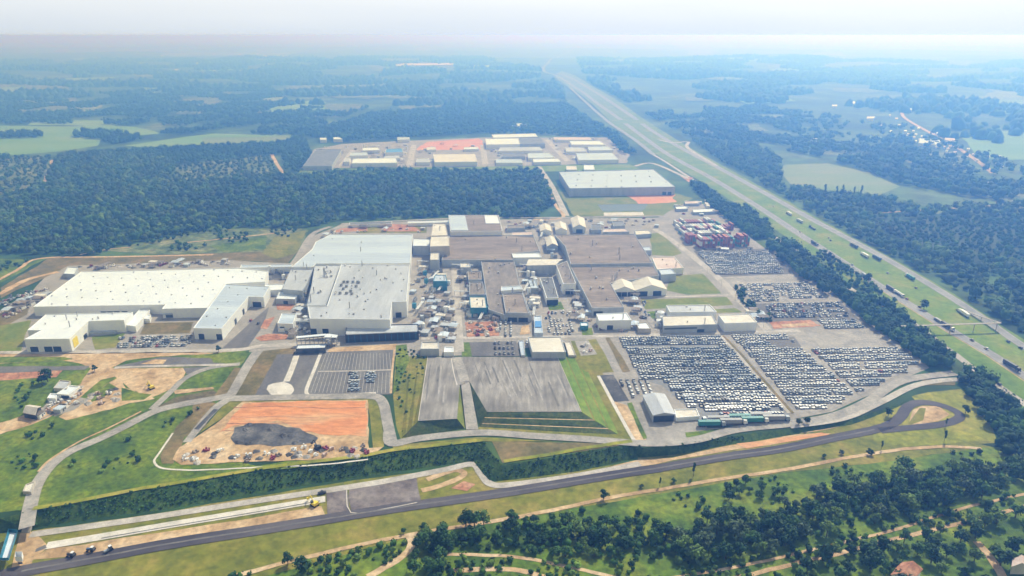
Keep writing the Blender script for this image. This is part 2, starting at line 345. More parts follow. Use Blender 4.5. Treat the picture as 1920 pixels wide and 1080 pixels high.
def near_line(x, y, L, d):
    for i in range(1, len(L)):
        a, b = L[i-1], L[i]; ax, ay = b.x-a.x, b.y-a.y; q = ax*ax+ay*ay
        if q < 1e-6: continue
        t = clamp(((x-a.x)*ax+(y-a.y)*ay)/q)
        if math.hypot(a.x+t*ax-x, a.y+t*ay-y) < d: return True
    return False
lower_poly = [(-2600, -9000)] + [(p.x, p.y) for p in BW] + [(BW[-1].x, -9000)]
fine_x = sorted(set([85+8.5*k for k in range(7)] + [136+9.4*k for k in range(11)] + [230+8*k for k in range(8)])); fine_y = [330, 352, 374, 386, 398, 410, 422, 440]
for x, y in [(x, y) for x in xs for y in ysr if not (85 <= x <= 290 and 330 <= y <= 440)] + [(x, y) for x in fine_x for y in fine_y]:
    if 1:
        if y < 420 and x < 278:
            if inside(x, y, bankzone) or near_line(x, y, TW, 3) or near_line(x, y, BW, 3): continue
            low = inside(x, y, lower_poly)
        else: low = False
        gv.append(Vector((x, y))); gz.append(GL(x, y) if low else GU(x, y))
n0 = len(gv); ed = []
for L in (TW, BW):
    b = len(gv)
    for i, p in enumerate(L):
        if L is BW and i == len(L)-1: continue
        gv.append(Vector((p.x, p.y))); gz.append(p.z)
        if i: ed.append((b+i-1, b+i))
    if L is TW: tend = len(gv)-1
    else: ed.append((len(gv)-1, tend))
ov, oe, of, orig, _, _ = delaunay_2d_cdt(gv, ed, [], 0, 1e-4)
oz = [gz[o[0]] if o else GU(v.x, v.y) for v, o in zip(ov, orig)]
bankT = [(p.x, p.y) for p in bankzone]
fm = []
for f in of:
    cx = sum(ov[i].x for i in f)/len(f); cy = sum(ov[i].y for i in f)/len(f)
    fm.append(1 if (cy < 420 and cx < 300 and inside(cx, cy, bankT)) else 0)
g = meshobj('ground', [(v.x, v.y, z) for v, z in zip(ov, oz)], of, [M['ground'], M['hedge']], mi=fm); g['kind'] = 'structure'
# ------------------------------------------------------------------ far fields and countryside
FAR = [  # polygon, material
 ([(-80, 236), (250, 238), (300, 250), (190, 262), (188, 274), (110, 284), (0, 293), (-80, 296)], 'field_green'),
 ([(230, 273), (300, 263), (400, 251), (545, 252), (545, 264), (400, 272), (250, 276)], 'field_green'),
 ([(380, 258), (542, 254), (542, 264), (385, 271)], 'field_tan'),
 ([(60, 225), (225, 227), (215, 237), (50, 236)], 'field_green'),
 ([(-80, 150), (80, 147), (60, 166), (30, 180), (-80, 184)], 'field_green'),
 ([(90, 148), (225, 144), (150, 160), (75, 163)], 'field_green'),
 ([(125, 200), (190, 198), (175, 210), (130, 211)], 'field_tan'),
 ([(270, 150), (300, 150), (292, 176), (275, 176)], 'field_green'),
 ([(330, 172), (372, 168), (368, 178), (336, 182)], 'field_tan'),
 ([(430, 205), (500, 185), (590, 165), (570, 172), (480, 200), (440, 212)], 'field_tan'),
 ([(560, 152), (715, 150), (700, 188), (600, 182), (520, 178)], 'field_scrub'),
 ([(480, 200), (680, 196), (640, 222), (500, 222)], 'field_scrub'),
 ([(330, 190), (440, 170), (380, 215), (320, 215)], 'field_scrub'),
 ([(0, 195), (60, 190), (40, 222), (-60, 224)], 'field_scrub'),
 ([(-60, 300), (95, 290), (75, 350), (0, 372), (-60, 380)], 'field_scrub'),
 ([(330, 310), (505, 290), (520, 325), (430, 335), (310, 345)], 'field_scrub'),
 ([(1468, 308), (1560, 306), (1640, 325), (1700, 352), (1650, 366), (1540, 358), (1470, 345)], 'field_tan'),
 ([(1500, 283), (1600, 281), (1660, 290), (1570, 296)], 'field_scrub'),
 ([(1640, 285), (1780, 284), (1800, 312), (1700, 308)], 'field_scrub'),
 ([(1790, 252), (1990, 240), (1990, 300), (1850, 300)], 'field_green'),
 ([(1730, 395), (1880, 388), (1890, 396), (1740, 402)], 'field_tan'),
 ([(1885, 360), (1990, 330), (1990, 392), (1890, 392)], 'field_scrub'),
 ([(1640, 417), (1990, 400), (1990, 500), (1860, 490), (1700, 455)], 'plantation'),
 ([(1380, 188), (1480, 184), (1500, 192), (1400, 196)], 'field_green'),
 ([(1330, 140), (1420, 148), (1380, 155), (1300, 146)], 'field_scrub'),
 ([(1560, 165), (1680, 168), (1640, 175), (1560, 173)], 'field_scrub'),
 ([(1700, 140), (1900, 143), (1880, 150), (1700, 147)], 'field_scrub'),
 ([(1280, 235), (1420, 232), (1440, 245), (1290, 250)], 'field_scrub'),
 ([(1400, 215), (1470, 216), (1460, 224), (1400, 224)], 'field_tan'),
 ([(700, 170), (900, 165), (880, 182), (730, 186)], 'field_scrub'),
 ([(750, 200), (840, 196), (830, 212), (760, 214)], 'field_scrub'),
 ([(240, 135), (520, 128), (500, 140), (260, 146)], 'field_scrub'),
 ([(600, 110), (900, 112), (880, 118), (620, 117)], 'field_scrub'),
 ([(0, 118), (240, 116), (200, 128), (0, 130)], 'field_scrub'),
 ([(300, 100), (560, 98), (540, 106), (320, 107)], 'field_green'),
 ([(1150, 110), (1400, 108), (1380, 116), (1160, 118)], 'field_scrub'),
 ([(1500, 115), (1800, 112), (1820, 122), (1520, 124)], 'field_scrub')]
frg = random.Random(91)
for fi, (px, m) in enumerate(FAR): patch('field', px, m, 1 + fi*.25, rough=14 if m != 'field_scrub' else 26, step=60, far=90)
for i in range(70):
    cx = frg.uniform(-60, 1980); cy = frg.choice([frg.uniform(88, 130), frg.uniform(120, 215)]); w = frg.uniform(20, 90)*(cy/150); h = w*frg.uniform(.06, .14)
    if 980 < cx < 1240 and cy > 100: continue
    sk = frg.uniform(-.5, .5)*w
    patch('field', [(cx-w/2, cy+h), (cx+w/2, cy+h*.8), (cx+w/2+sk, cy-h), (cx-w/2+sk, cy-h*.7)], frg.choice(['field_scrub', 'field_scrub', 'field_green', 'field_tan']), 11 + i*.3, rough=30, step=90, far=140)
# ------------------------------------------------------------------ surfaces of the plateau
patch('yard_ground', [(105, 497), (430, 488), (545, 494), (575, 448), (640, 420), (850, 412), (1235, 408), (1262, 372), (1330, 385), (1420, 455), (1560, 548), (1640, 612), (1742, 690), (1700, 705), (1640, 738), (1560, 772), (1420, 797), (1300, 812), (1210, 828), (1195, 822), (1120, 700), (1140, 665), (1110, 636), (870, 668), (745, 668), (500, 660), (430, 662), (0, 664), (-60, 664), (-60, 620), (60, 545)], 'yard', 1, rough=1.5, step=14)
# left green fields
patch('grass', [(-250, 668), (470, 655), (455, 680), (420, 740), (400, 760), (330, 860), (480, 872), (690, 856), (320, 905), (65, 955), (-250, 985)], 'grass', 1, rough=2)
patch('dirt_ground', [(-60, 664), (430, 660), (405, 664), (300, 668), (235, 676), (210, 690), (345, 690), (340, 720), (300, 740), (285, 745), (245, 728), (215, 705), (188, 712), (150, 745), (120, 770), (60, 797), (0, 812), (-60, 826), (-60, 812), (20, 790), (105, 755), (150, 720), (172, 690), (120, 676), (-60, 684)], 'sand', 2, rough=1.6, step=7)
patch('grass_verge', [(-60, 671), (120, 669), (138, 674), (110, 678), (-60, 682)], 'grass', 3, rough=.8)
patch('dirt_ground', [(-60, 700), (120, 692), (105, 708), (-60, 715)], 'red_dirt', 2, rough=1)
patch('dirt_ground', [(-60, 688), (170, 686), (160, 693), (-60, 702)], 'asphalt', 3, rough=.6)
patch('grass', [(205, 718), (222, 728), (195, 745), (170, 755), (165, 745), (195, 725)], 'grass', 3, rough=1)
patch('grass', [(228, 727), (262, 737), (285, 740), (270, 750), (228, 752)], 'grass', 3, rough=1)
patch('yard_ground', [(95, 748), (150, 722), (168, 730), (130, 765), (70, 790), (60, 783)], 'yard', 3, rough=1.4)
patch('asphalt_pad', [(212, 688), (300, 670), (392, 672), (445, 684), (345, 687)], 'asphalt', 3, rough=.8)
patch('dirt_ground', [(262, 683), (290, 674), (312, 675), (305, 684)], 'sand', 4, rough=.8)
patch('asphalt_pad', [(343, 690), (395, 688), (375, 697), (350, 702)], 'asphalt', 3)
patch('grass', [(395, 672), (455, 664), (460, 672), (440, 683), (402, 680)], 'grass', 3, rough=.8)
patch('grass', [(345, 708), (380, 692), (445, 688), (400, 728), (325, 732)], 'grass', 3, rough=1)
patch('dirt_ground', [(325, 733), (400, 726), (402, 730), (330, 739)], 'sand', 4, rough=.8)
patch('dry_slope', [(440, 690), (452, 690), (425, 742), (400, 745)], 'brown_grass', 3)
patch('dry_slope', [(330, 745), (400, 732), (418, 744), (350, 752), (292, 765)], 'bank_bare', 3, rough=.6)
patch('dry_slope', [(492, 658), (555, 652), (548, 668), (525, 672), (478, 742), (430, 750)], 'brown_grass', 3, rough=.5)
patch('dry_slope', [(385, 752), (405, 757), (385, 800), (345, 820), (325, 870), (302, 870), (300, 855), (330, 800)], 'brown_grass', 3, rough=.8)
patch('dirt_ground', [(362, 755), (385, 757), (378, 785), (358, 812)], 'brown_grass', 4)
strip('drain_channel', [(405, 768), (368, 806)], 3.2, 'dark_gravel', 5)
# car parks south of the great hall
patch('dirt_ground', [(620, 652), (745, 645), (740, 656), (612, 662)], 'sand', 2, rough=.6)
patch('car_park', [(520, 665), (600, 662), (577, 742), (478, 742)], 'asphalt', 3)
patch('car_park', [(603, 661), (738, 656), (733, 740), (577, 742), (575, 735)], 'asphalt', 3)
strip('path', [(556, 667), (548, 690), (537, 716)], 4.5, 'pale_concrete', 4)
patch('turning_circle', [(500, 731), (503, 723), (515, 719), (532, 716), (548, 722), (552, 732), (546, 740), (530, 745), (510, 743)], 'pale_concrete', 4, rough=.3, step=2)
strip('path', [(602, 662), (590, 692), (575, 730), (577, 741)], 2.6, 'pale_concrete', 4)
strip('path', [(577, 741), (640, 741), (705, 737)], 2.2, 'pale_concrete', 4)
strip('path', [(740, 656), (735, 700), (733, 738)], 1.6, 'sand', 4)
strip('path', [(596, 697), (670, 696), (733, 694)], 1.6, 'concrete', 5)
for k in range(21):  # painted bay lines
    a = k/20; 
    strip('bay_line', [(612+118*a, 663), (600+133*a, 694)], .22, 'line_paint', 5, k=1)
    strip('bay_line', [(596+135*a, 699), (583+147*a, 737)], .22, 'line_paint', 5, k=1)
# orange building plot
patch('grass_slope', [(430, 748), (700, 741), (715, 760), (720, 838), (700, 842), (690, 752), (460, 754), (370, 815), (385, 800)], 'olive', 3, rough=.4)
patch('dirt_ground', [(455, 754), (690, 750), (692, 840), (718, 838), (700, 852), (600, 862), (340, 872), (325, 862), (335, 840), (380, 812)], 'sand', 4, rough=.8, step=5)
patch('dirt_ground', [(458, 756), (688, 752), (688, 820), (600, 815), (520, 790), (440, 800), (410, 812)], 'orange_dirt', 5, rough=1.6, step=6)
for fy in (765, 783, 796, 808): strip('wheel_rut', [(440+(fy-765)*-.5, fy), (520, fy-1.5), (600, fy+1), (686, fy-1)], .9, 'red_dirt', 6, wob=1.6)
patch('gravel_heap_ground', [(430, 822), (440, 803), (470, 796), (520, 795), (560, 804), (597, 822), (590, 832), (500, 837), (440, 835)], 'dark_gravel', 6, rough=1.3, step=4)
strip('drain_channel', [(325, 812), (297, 852), (290, 868), (308, 879), (360, 882), (420, 880), (500, 876), (600, 872), (690, 862)], 1.3, 'pale_concrete', 4, wob=.4)
# terraces right of the plot
patch('grass_slope', [(742, 648), (762, 646), (768, 676), (738, 740), (742, 700)], 'grass', 2, rough=.4)
patch('grass_slope', [(742, 668), (800, 668), (790, 800), (752, 826), (742, 800), (738, 742)], 'olive', 1.5, rough=.4)
patch('grass_slope', [(1080, 668), (1110, 668), (1130, 700), (1196, 828), (1150, 822), (890, 806), (900, 800)], 'olive', 1.5)
patch('brown_terrace', [(922, 828), (1185, 832), (1100, 845), (1020, 858), (942, 868)], 'brown_grass', 2, rough=.5)
patch('grass_slope', [(1085, 670), (1120, 665), (1152, 698), (1110, 700), (1165, 812), (1150, 812)], 'olive', 2, rough=.5)
patch('grass_slope', [(1070, 640), (1118, 636), (1150, 697), (1090, 698)], 'olive', 3, rough=.4)
patch('yard_ground', [(1078, 640), (1104, 638), (1120, 665), (1088, 668)], 'worn_light', 4, rough=.8)
patch('dirt_ground', [(1150, 752), (1175, 760), (1212, 825), (1190, 825)], 'sand', 3, rough=.8, step=4)
patch('grass_verge', [(1176, 757), (1184, 755), (1214, 822), (1206, 824)], 'grass', 4, rough=.3)
patch('yard_ground', [(1120, 704), (1150, 703), (1180, 752), (1145, 754)], 'dark_gravel', 3)
strip('path', [(1122, 705), (1150, 757), (1190, 828)], 2.4, 'pale_concrete', 4)
strip('road', [(1112, 636), (1138, 668), (1165, 702)], 6, 'worn_light', 3)
patch('grass_slope', [(1135, 634), (1142, 633), (1182, 697), (1168, 699)], 'brown_grass', 4, rough=.4)
patch('car_park', [(1158, 630), (1350, 628), (1482, 778), (1400, 794), (1325, 795), (1240, 722), (1200, 712)], 'store_lot', 2)
patch('car_park', [(1360, 626), (1505, 620), (1612, 745), (1560, 768), (1488, 777)], 'worn_light', 2)
patch('car_park', [(1425, 632), (1490, 632), (1505, 655), (1450, 652)], 'asphalt', 4, rough=.6)
patch('car_park', [(1515, 625), (1650, 620), (1742, 690), (1680, 704), (1612, 742)], 'worn_light', 3)
strip('grass_verge', [(1356, 630), (1420, 700), (1486, 775)], 2.2, 'brown_grass', 5)
strip('road', [(1352, 630), (1414, 700), (1480, 775)], 3.2, 'concrete', 4)
patch('yard_ground', [(1205, 792), (1310, 790), (1330, 800), (1290, 828), (1215, 828)], 'worn_light', 3)
patch('grass_verge', [(1285, 812), (1335, 806), (1400, 800), (1340, 815), (1288, 824)], 'grass', 4, rough=.4)
# roads of the front terrace
strip('road', [(486, 656), (462, 690), (432, 742), (405, 765), (378, 795), (350, 830)], (8, 5), 'worn_light', 5)
strip('road', [(432, 742), (390, 750), (335, 760), (290, 772), (240, 797), (185, 824), (130, 848), (95, 874), (70, 908), (58, 945), (50, 990)], 7, 'worn_light', 5)
strip('road', [(285, 768), (320, 735), (350, 708), (395, 690), (450, 683)], 5, 'worn_light', 5)
strip('grass_verge', [(265, 772), (210, 800), (150, 828), (95, 862), (72, 885)], 1.6, 'sand', 5)
strip('road', [(215, 690), (300, 687), (445, 684)], 3, 'concrete', 5)
strip('road', [(430, 748), (520, 746), (640, 744), (700, 744), (718, 756), (726, 790), (735, 832)], 7, 'worn_light', 6)
strip('road', [(729, 810), (735, 832), (790, 822), (900, 812), (1000, 818), (1100, 824), (1210, 832), (1300, 826), (1380, 806), (1480, 795), (1560, 782), (1625, 755), (1690, 715), (1790, 700)], 7, 'worn_light', 6)
strip('road', [(1480, 800), (1580, 785), (1650, 755), (1720, 722), (1800, 712), (1860, 722)], 5, 'concrete', 5)
strip('road', [(-60, 662), (200, 660), (430, 657), (500, 648), (640, 645)], 6, 'concrete', 2)
patch('dirt_ground', [(735, 836), (900, 820), (1040, 828), (900, 828), (740, 846)], 'olive', 3, rough=.5)
# land right of the car parks
patch('grass', [(1330, 800), (1560, 785), (1660, 757), (1740, 735), (1800, 730), (1850, 765), (1870, 830), (1700, 845), (1200, 880), (1195, 855)], 'olive', 1, lvl='l', rough=.6)
patch('grass', [(1640, 772), (1680, 752), (1740, 736), (1800, 731), (1850, 765), (1868, 826), (1700, 838), (1640, 828)], 'yellow_grass', 2, lvl='l', rough=1)
strip('drain_channel', [(1325, 801), (1400, 799), (1480, 790), (1560, 776), (1620, 752), (1665, 728), (1700, 708)], 2.4, 'bank', 4)
strip('dirt_ground', [(1500, 812), (1580, 797), (1650, 770), (1690, 758)], 2.0, 'sand', 3, lvl='l', wob=.8)
patch('dirt_ground', [(1730, 712), (1790, 712), (1790, 722), (1720, 724)], 'brown_grass', 3, rough=.4)
# plant streets and lawns
strip('road', [(852, 500), (856, 560), (862, 660)], 7, 'concrete', 3)
strip('road', [(800, 500), (798, 560), (812, 640)], 5, 'worn_light', 3)
strip('road', [(620, 425), (585, 440), (560, 480), (548, 496)], 7, 'worn_light', 3)
strip('road', [(640, 420), (850, 410), (1050, 408), (1240, 405)], 6, 'worn_light', 3)
strip('road', [(1228, 430), (1262, 452), (1340, 515), (1385, 560), (1440, 620)], 8, 'concrete', 3)
strip('road', [(1200, 558), (1300, 556), (1375, 553)], 4, 'concrete', 4)
strip('road', [(1190, 560), (1210, 590), (1240, 625)], 6, 'worn_light', 3)
strip('road', [(1000, 440), (1035, 480), (1060, 560), (1085, 625)], 5, 'worn_light', 2)
strip('road', [(790, 635), (1000, 632), (1150, 630), (1500, 620)], 5, 'concrete', 3)
strip('road', [(1010, 312), (1035, 350), (1062, 405)], 9, 'concrete', 3)
strip('road', [(1022, 345), (1042, 385), (1055, 408), (1000, 412)], 5, 'sand', 3)
patch('lawn', [(1218, 438), (1240, 436), (1278, 475), (1262, 480), (1222, 478)], 'lawn', 2, rough=.8)
patch('lawn', [(1258, 518), (1318, 513), (1352, 550), (1290, 553), (1250, 545)], 'lawn', 2, rough=.6)
patch('lawn', [(1200, 562), (1362, 557), (1375, 572), (1210, 580)], 'lawn', 2, rough=.3)
patch('lawn', [(1212, 585), (1240, 583), (1245, 597), (1220, 598)], 'grass', 2, rough=.6)
patch('lawn', [(1340, 580), (1380, 578), (1392, 586), (1345, 587)], 'lawn', 2, rough=.4)
patch('lawn', [(272, 606), (362, 604), (355, 625), (262, 628)], 'brown_grass', 2, rough=.4)
patch('lawn', [(172, 632), (235, 625), (215, 652), (178, 656)], 'lawn', 2, rough=.4)
patch('lawn', [(-60, 622), (60, 600), (48, 625), (40, 658), (-60, 660)], 'lawn', 2, rough=.5)
patch('lawn', [(-40, 605), (30, 575), (60, 568), (50, 590), (-20, 628)], 'brown_grass', 2, rough=.5)
patch('grass', [(-80, 480), (60, 488), (90, 484), (40, 510), (0, 530), (-80, 560)], 'grass', 2, rough=2)
patch('olive_ground', [(90, 484), (300, 478), (560, 470), (540, 494), (430, 488), (130, 498), (0, 560), (0, 540), (60, 505)], 'brown_grass', 2, rough=1.5)
patch('olive_ground', [(190, 470), (400, 430), (560, 428), (580, 432), (560, 470), (300, 478)], 'field_scrub', 2, rough=2)
patch('grass', [(395, 462), (500, 442), (500, 468), (420, 473)], 'grass', 3, rough=1)
patch('dry_slope', [(515, 445), (575, 432), (555, 475), (520, 486), (490, 475)], 'olive', 3, rough=1)
strip('dirt_track', [(204, 690), (174, 712), (143, 742), (102, 768), (45, 793), (-12, 816)], (11, 6), 'sand', 5, wob=1.2)
patch('dirt_ground', [(222, 708), (236, 728), (268, 741), (290, 746), (225, 762), (120, 790), (110, 782), (150, 760), (172, 742), (196, 724)], 'sand', 2.6, rough=2.2, step=5)
patch('yard_ground', [(105, 765), (135, 745), (165, 748), (140, 768), (100, 782)], 'yard', 4, rough=1, step=5)
strip('dirt_track', [(-40, 545), (30, 508), (75, 485), (200, 482), (400, 478)], 4.5, 'sand', 4, wob=.8)
strip('dirt_track', [(0, 552), (50, 525), (110, 510)], 7, 'sand', 3, wob=1.5)
strip('dirt_track', [(350, 455), (430, 447), (520, 437)], 3, 'sand', 4)
strip('dirt_track', [(150, 478), (200, 468), (245, 464)], 2.5, 'sand', 4)
patch('lawn', [(670, 425), (770, 421), (800, 424), (800, 437), (670, 437)], 'olive', 2, rough=.8)
patch('dirt_ground', [(700, 418), (770, 422), (790, 434), (720, 434)], 'red_dirt', 3, rough=1.2)
patch('dirt_ground', [(640, 428), (690, 426), (690, 433), (620, 436)], 'red_dirt', 3, rough=1)
patch('dirt_ground', [(872, 605), (930, 603), (936, 630), (876, 632)], 'red_dirt', 4, rough=.8, step=4)
patch('dirt_ground', [(518, 568), (556, 566), (545, 582), (520, 581)], 'red_dirt', 4, rough=.4)
patch('dirt_ground', [(496, 600), (516, 594), (500, 618), (488, 616)], 'red_dirt', 4, rough=.4)
patch('dirt_ground', [(478, 634), (502, 626), (540, 627), (538, 636), (490, 640)], 'red_dirt', 4, rough=.4)
patch('car_park', [(415, 655), (475, 600), (505, 575), (494, 610), (462, 655)], 'asphalt', 2)
patch('car_park', [(215, 658), (245, 628), (365, 625), (358, 655)], 'worn_light', 2)
patch('courtyard', [(500, 525), (503, 508), (545, 503), (535, 525)], 'dark_gravel', 3)
patch('car_park', [(880, 642), (968, 640), (975, 668), (885, 668)], 'asphalt', 3)
patch('grass_verge', [(866, 642), (880, 642), (885, 669), (866, 669)], 'grass', 3)
patch('grass_verge', [(1090, 617), (1110, 615), (1112, 628), (1092, 629)], 'grass', 3)
patch('lawn', [(1024, 567), (1052, 566), (1058, 580), (1030, 582)], 'grass', 3, rough=.3)
patch('dirt_ground', [(978, 612), (992, 610), (994, 626), (975, 628)], 'sand', 3)
patch('dirt_ground', [(1442, 604), (1518, 600), (1540, 611), (1452, 617)], 'red_dirt', 3, rough=1.2, step=4)
patch('dirt_ground', [(1462, 608), (1510, 606), (1520, 611), (1468, 614)], 'sand', 4, rough=1, step=4)
patch('car_park', [(1300, 470), (1450, 466), (1485, 514), (1340, 522)], 'asphalt', 2)
patch('car_park', [(1345, 520), (1488, 514), (1510, 530), (1365, 540)], 'worn_light', 3)
patch('car_park', [(1372, 535), (1515, 530), (1555, 560), (1405, 570)], 'worn_light', 2)
patch('car_park', [(1405, 570), (1575, 566), (1612, 600), (1445, 604)], 'asphalt', 2)
# land around the distant warehouse
patch('lawn', [(1045, 360), (1265, 362), (1300, 372), (1240, 405), (1075, 405), (1055, 370)], 'lawn', 2, rough=2)
patch('dirt_ground', [(1170, 366), (1262, 365), (1270, 380), (1200, 382)], 'orange_dirt', 3, rough=4, step=12)
patch('pond', [(1120, 384), (1215, 382), (1205, 396), (1130, 397)], 'water', 4, rough=.6)
patch('concrete_apron', [(1132, 399), (1205, 398), (1208, 404), (1132, 405)], 'pale_concrete', 4)
patch('lawn', [(560, 318), (1180, 308), (1200, 318), (1010, 322), (560, 330)], 'verge', 2, rough=2)
patch('industrial_ground', [(555, 316), (590, 280), (640, 270), (900, 258), (1140, 258), (1180, 290), (1175, 306), (900, 313)], 'yard', 3, rough=4, step=20)
patch('dirt_ground', [(780, 282), (800, 266), (900, 260), (908, 280)], 'orange_dirt', 4, rough=4, step=15)
strip('dirt_track', [(500, 275), (515, 300), (532, 328)], 7, 'sand', 4, wob=2)
strip('dirt_track', [(98, 300), (88, 330), (78, 352)], 6, 'sand', 4, wob=2)
for a, b in (((768, 310), (776, 272)), ((640, 312), (662, 282)), ((910, 308), (905, 272)), ((1065, 303), (1025, 262))):
    strip('road', [a, b], 12, 'concrete', 5, k=2)
# ------------------------------------------------------------------ highway
HW_A = [(2010, 765), (1920, 705), (1893, 687), (1780, 618), (1700, 568), (1640, 530), (1560, 478), (1500, 440), (1440, 400), (1380, 362), (1330, 332), (1250, 288), (1200, 252), (1160, 222), (1120, 195), (1090, 172), (1060, 152), (1030, 138)]
HW_B = [(2010, 702), (1920, 650), (1850, 602), (1780, 556), (1690, 502), (1640, 474), (1580, 442), (1520, 410), (1430, 360), (1340, 311), (1285, 282), (1230, 250), (1190, 222), (1150, 196), (1120, 176), (1085, 155), (1045, 138)]
ver = [P(a, b) for a, b in [(2010, 830), (1920, 768), (1840, 700), (1780, 655), (1690, 590), (1600, 530), (1500, 462), (1400, 395), (1310, 338), (1240, 296), (1170, 250), (1120, 205), (1080, 172), (1040, 145), (1052, 133), (1100, 155), (1150, 185), (1210, 225), (1290, 275), (1345, 305), (1430, 352), (1520, 402), (1640, 467), (1700, 500), (1790, 552), (1860, 600), (1925, 640), (2010, 688)]]
sheet('highway_verge', ver, M['verge'], 2, far=120)
strip('highway', HW_A, (8.5, 16), 'road_grey', 4, far=1, k=8)
strip('highway', HW_B, (8.5, 16), 'road_grey', 4, far=1, k=8)
strip('service_road', [(2010, 822), (1920, 757), (1840, 702), (1780, 657), (1690, 592), (1600, 545), (1550, 508), (1450, 443), (1370, 389), (1310, 345), (1255, 308), (1225, 290)], 6, 'concrete', 4, k=8)
strip('highway', [(1030, 139), (1020, 126), (1045, 108), (1075, 92), (1088, 84)], (16, 34), 'road_grey', 4, far=1, k=8)
strip('slip_road', [(1225, 290), (1190, 262), (1140, 228), (1095, 190), (1068, 165)], 11, 'road_grey', 5, far=1)
strip('slip_road', [(1345, 312), (1290, 278), (1290, 266), (1262, 268), (1235, 262)], 8, 'concrete', 5)
strip('slip_road', [(1190, 312), (1215, 306), (1240, 312), (1290, 335)], 8, 'concrete', 5)
patch('dirt_ground', [(1275, 330), (1300, 333), (1292, 342)], 'red_dirt', 4, rough=2)
# lane edge lines
for L_, s_ in ((HW_A[:13], 3.4), (HW_A[:13], -3.4), (HW_B[:11], 3.4), (HW_B[:11], -3.4)):
    strip('lane_line', L_, .35, 'line_paint', 6, k=8, shift=s_)
strip('grass_verge', HW_A[:12], 1.0, 'sand', 3, k=8, shift=5.5)
# country road right
strip('country_road', [(1862, 325), (1830, 300), (1780, 268), (1700, 225), (1690, 210)], 10, 'sand', 3, far=1)
strip('country_road', [(1990, 380), (1900, 384), (1760, 392), (1640, 400)], 5, 'sand', 3)
# ------------------------------------------------------------------ lower ground, test track and paths
patch('grass_strip', [(-250, 1012), (55, 997), (300, 962), (605, 910), (885, 870), (917, 906), (1197, 866), (1595, 800), (1700, 800), (1860, 838), (1440, 892), (1210, 930), (960, 975), (770, 1008), (480, 1085), (-250, 1150)], 'olive', 1, lvl='l', rough=1)
patch('grass', [(1860, 838), (1440, 892), (1210, 930), (960, 975), (770, 1008), (480, 1085), (400, 1160), (2100, 1160), (2100, 850)], 'meadow', 1.5, lvl='l', rough=.5)
strip('test_track', [(-120, 1108), (40, 1072), (160, 1050), (320, 1020), (480, 995), (605, 975), (730, 955), (960, 922), (1210, 882), (1440, 846), (1565, 821), (1640, 806), (1672, 795), (1690, 780), (1700, 765), (1718, 756), (1750, 757), (1785, 768), (1800, 780), (1790, 789), (1760, 797), (1690, 804), (1650, 808)], (8.8, 5.6), 'track_asphalt', 5, lvl='l', k=8)
patch('dirt_ground', [(1705, 797), (1712, 770), (1728, 762), (1760, 762), (1782, 778), (1760, 790)], 'sand', 3, lvl='l', rough=.6)
patch('dirt_ground', [(1700, 800), (1725, 766), (1735, 766), (1730, 788)], 'olive', 4, lvl='l', rough=.5)
strip('track_wear', [(40, 1072), (160, 1050), (320, 1020), (480, 995), (605, 975), (730, 955), (960, 922), (1210, 882), (1440, 846), (1565, 821), (1640, 806)], 1.2, 'asphalt', 6, lvl='l', k=8, wob=.3)
strip('test_lane', [(57, 1003), (150, 990), (275, 972), (480, 940), (600, 922), (720, 903), (830, 882), (885, 871), (902, 888), (920, 908), (960, 909), (1080, 893), (1200, 870)], 5, 'concrete', 4, lvl='l', k=8)
strip('test_lane', [(87, 1024), (190, 1007), (300, 988), (480, 958), (610, 936)], 5.5, 'pale_concrete', 4, lvl='l', k=8)
strip('test_lane', [(190, 1010), (300, 991), (480, 961), (600, 940)], .7, 'asphalt', 5, lvl='l', k=8)
patch('dirt_ground', [(60, 1050), (90, 1030), (300, 998), (600, 950), (610, 965), (500, 985), (300, 1018), (160, 1042)], 'sand', 2, lvl='l', rough=.9)
patch('grass_verge', [(62, 1072), (65, 1052), (160, 1040), (200, 1042), (60, 1075)], 'olive', 3, lvl='l', rough=.6)
patch('asphalt_pad', [(655, 917), (780, 895), (790, 940), (658, 962)], 'pad', 4, lvl='l', rough=.8, step=6)
patch('asphalt_pad', [(612, 922), (650, 916), (656, 962), (615, 968)], 'pad', 4, lvl='l', rough=.6, step=5)
strip('kerb_strip', [(650, 920), (658, 962), (720, 955), (782, 943)], .5, 'pale_concrete', 6, lvl='l', k=3)
strip('dirt_track', [(790, 920), (830, 910), (870, 890), (850, 882), (800, 900)], 4, 'sand', 3, lvl='l', wob=.6)
patch('dirt_ground', [(845, 915), (870, 902), (890, 908), (875, 922)], 'red_dirt', 3, lvl='l', rough=.8)
patch('dirt_ground', [(1040, 902), (1200, 862), (1260, 858), (1400, 830), (1495, 815), (1560, 812), (1440, 836), (1210, 872), (1100, 892)], 'sand', 2, lvl='l', rough=.6)
patch('dirt_ground', [(1380, 832), (1540, 812), (1555, 815), (1400, 842)], 'orange_dirt', 3, lvl='l', rough=.5)
strip('dirt_path', [(300, 1120), (480, 1070), (640, 1030), (770, 1003), (960, 972), (1035, 957), (1210, 922), (1440, 886), (1600, 857), (1690, 843), (1777, 838), (1840, 842)], 2.8, 'sand', 4, lvl='l', k=8, wob=.5)
strip('dirt_path', [(766, 1004), (772, 1020), (752, 1045), (690, 1082)], 4, 'sand', 3, lvl='l', wob=.8)
strip('dirt_path', [(820, 1039), (960, 1044), (1060, 1062), (1160, 1085)], 2.2, 'sand', 3, lvl='l', wob=.5)
strip('dirt_path', [(850, 1070), (960, 1068), (1030, 1085)], 3, 'sand', 3, lvl='l', wob=.6)
strip('dirt_path', [(1250, 1085), (1440, 1051), (1590, 1015), (1690, 990), (1800, 955), (1960, 920)], 1.8, 'sand', 4, lvl='l', wob=.5)
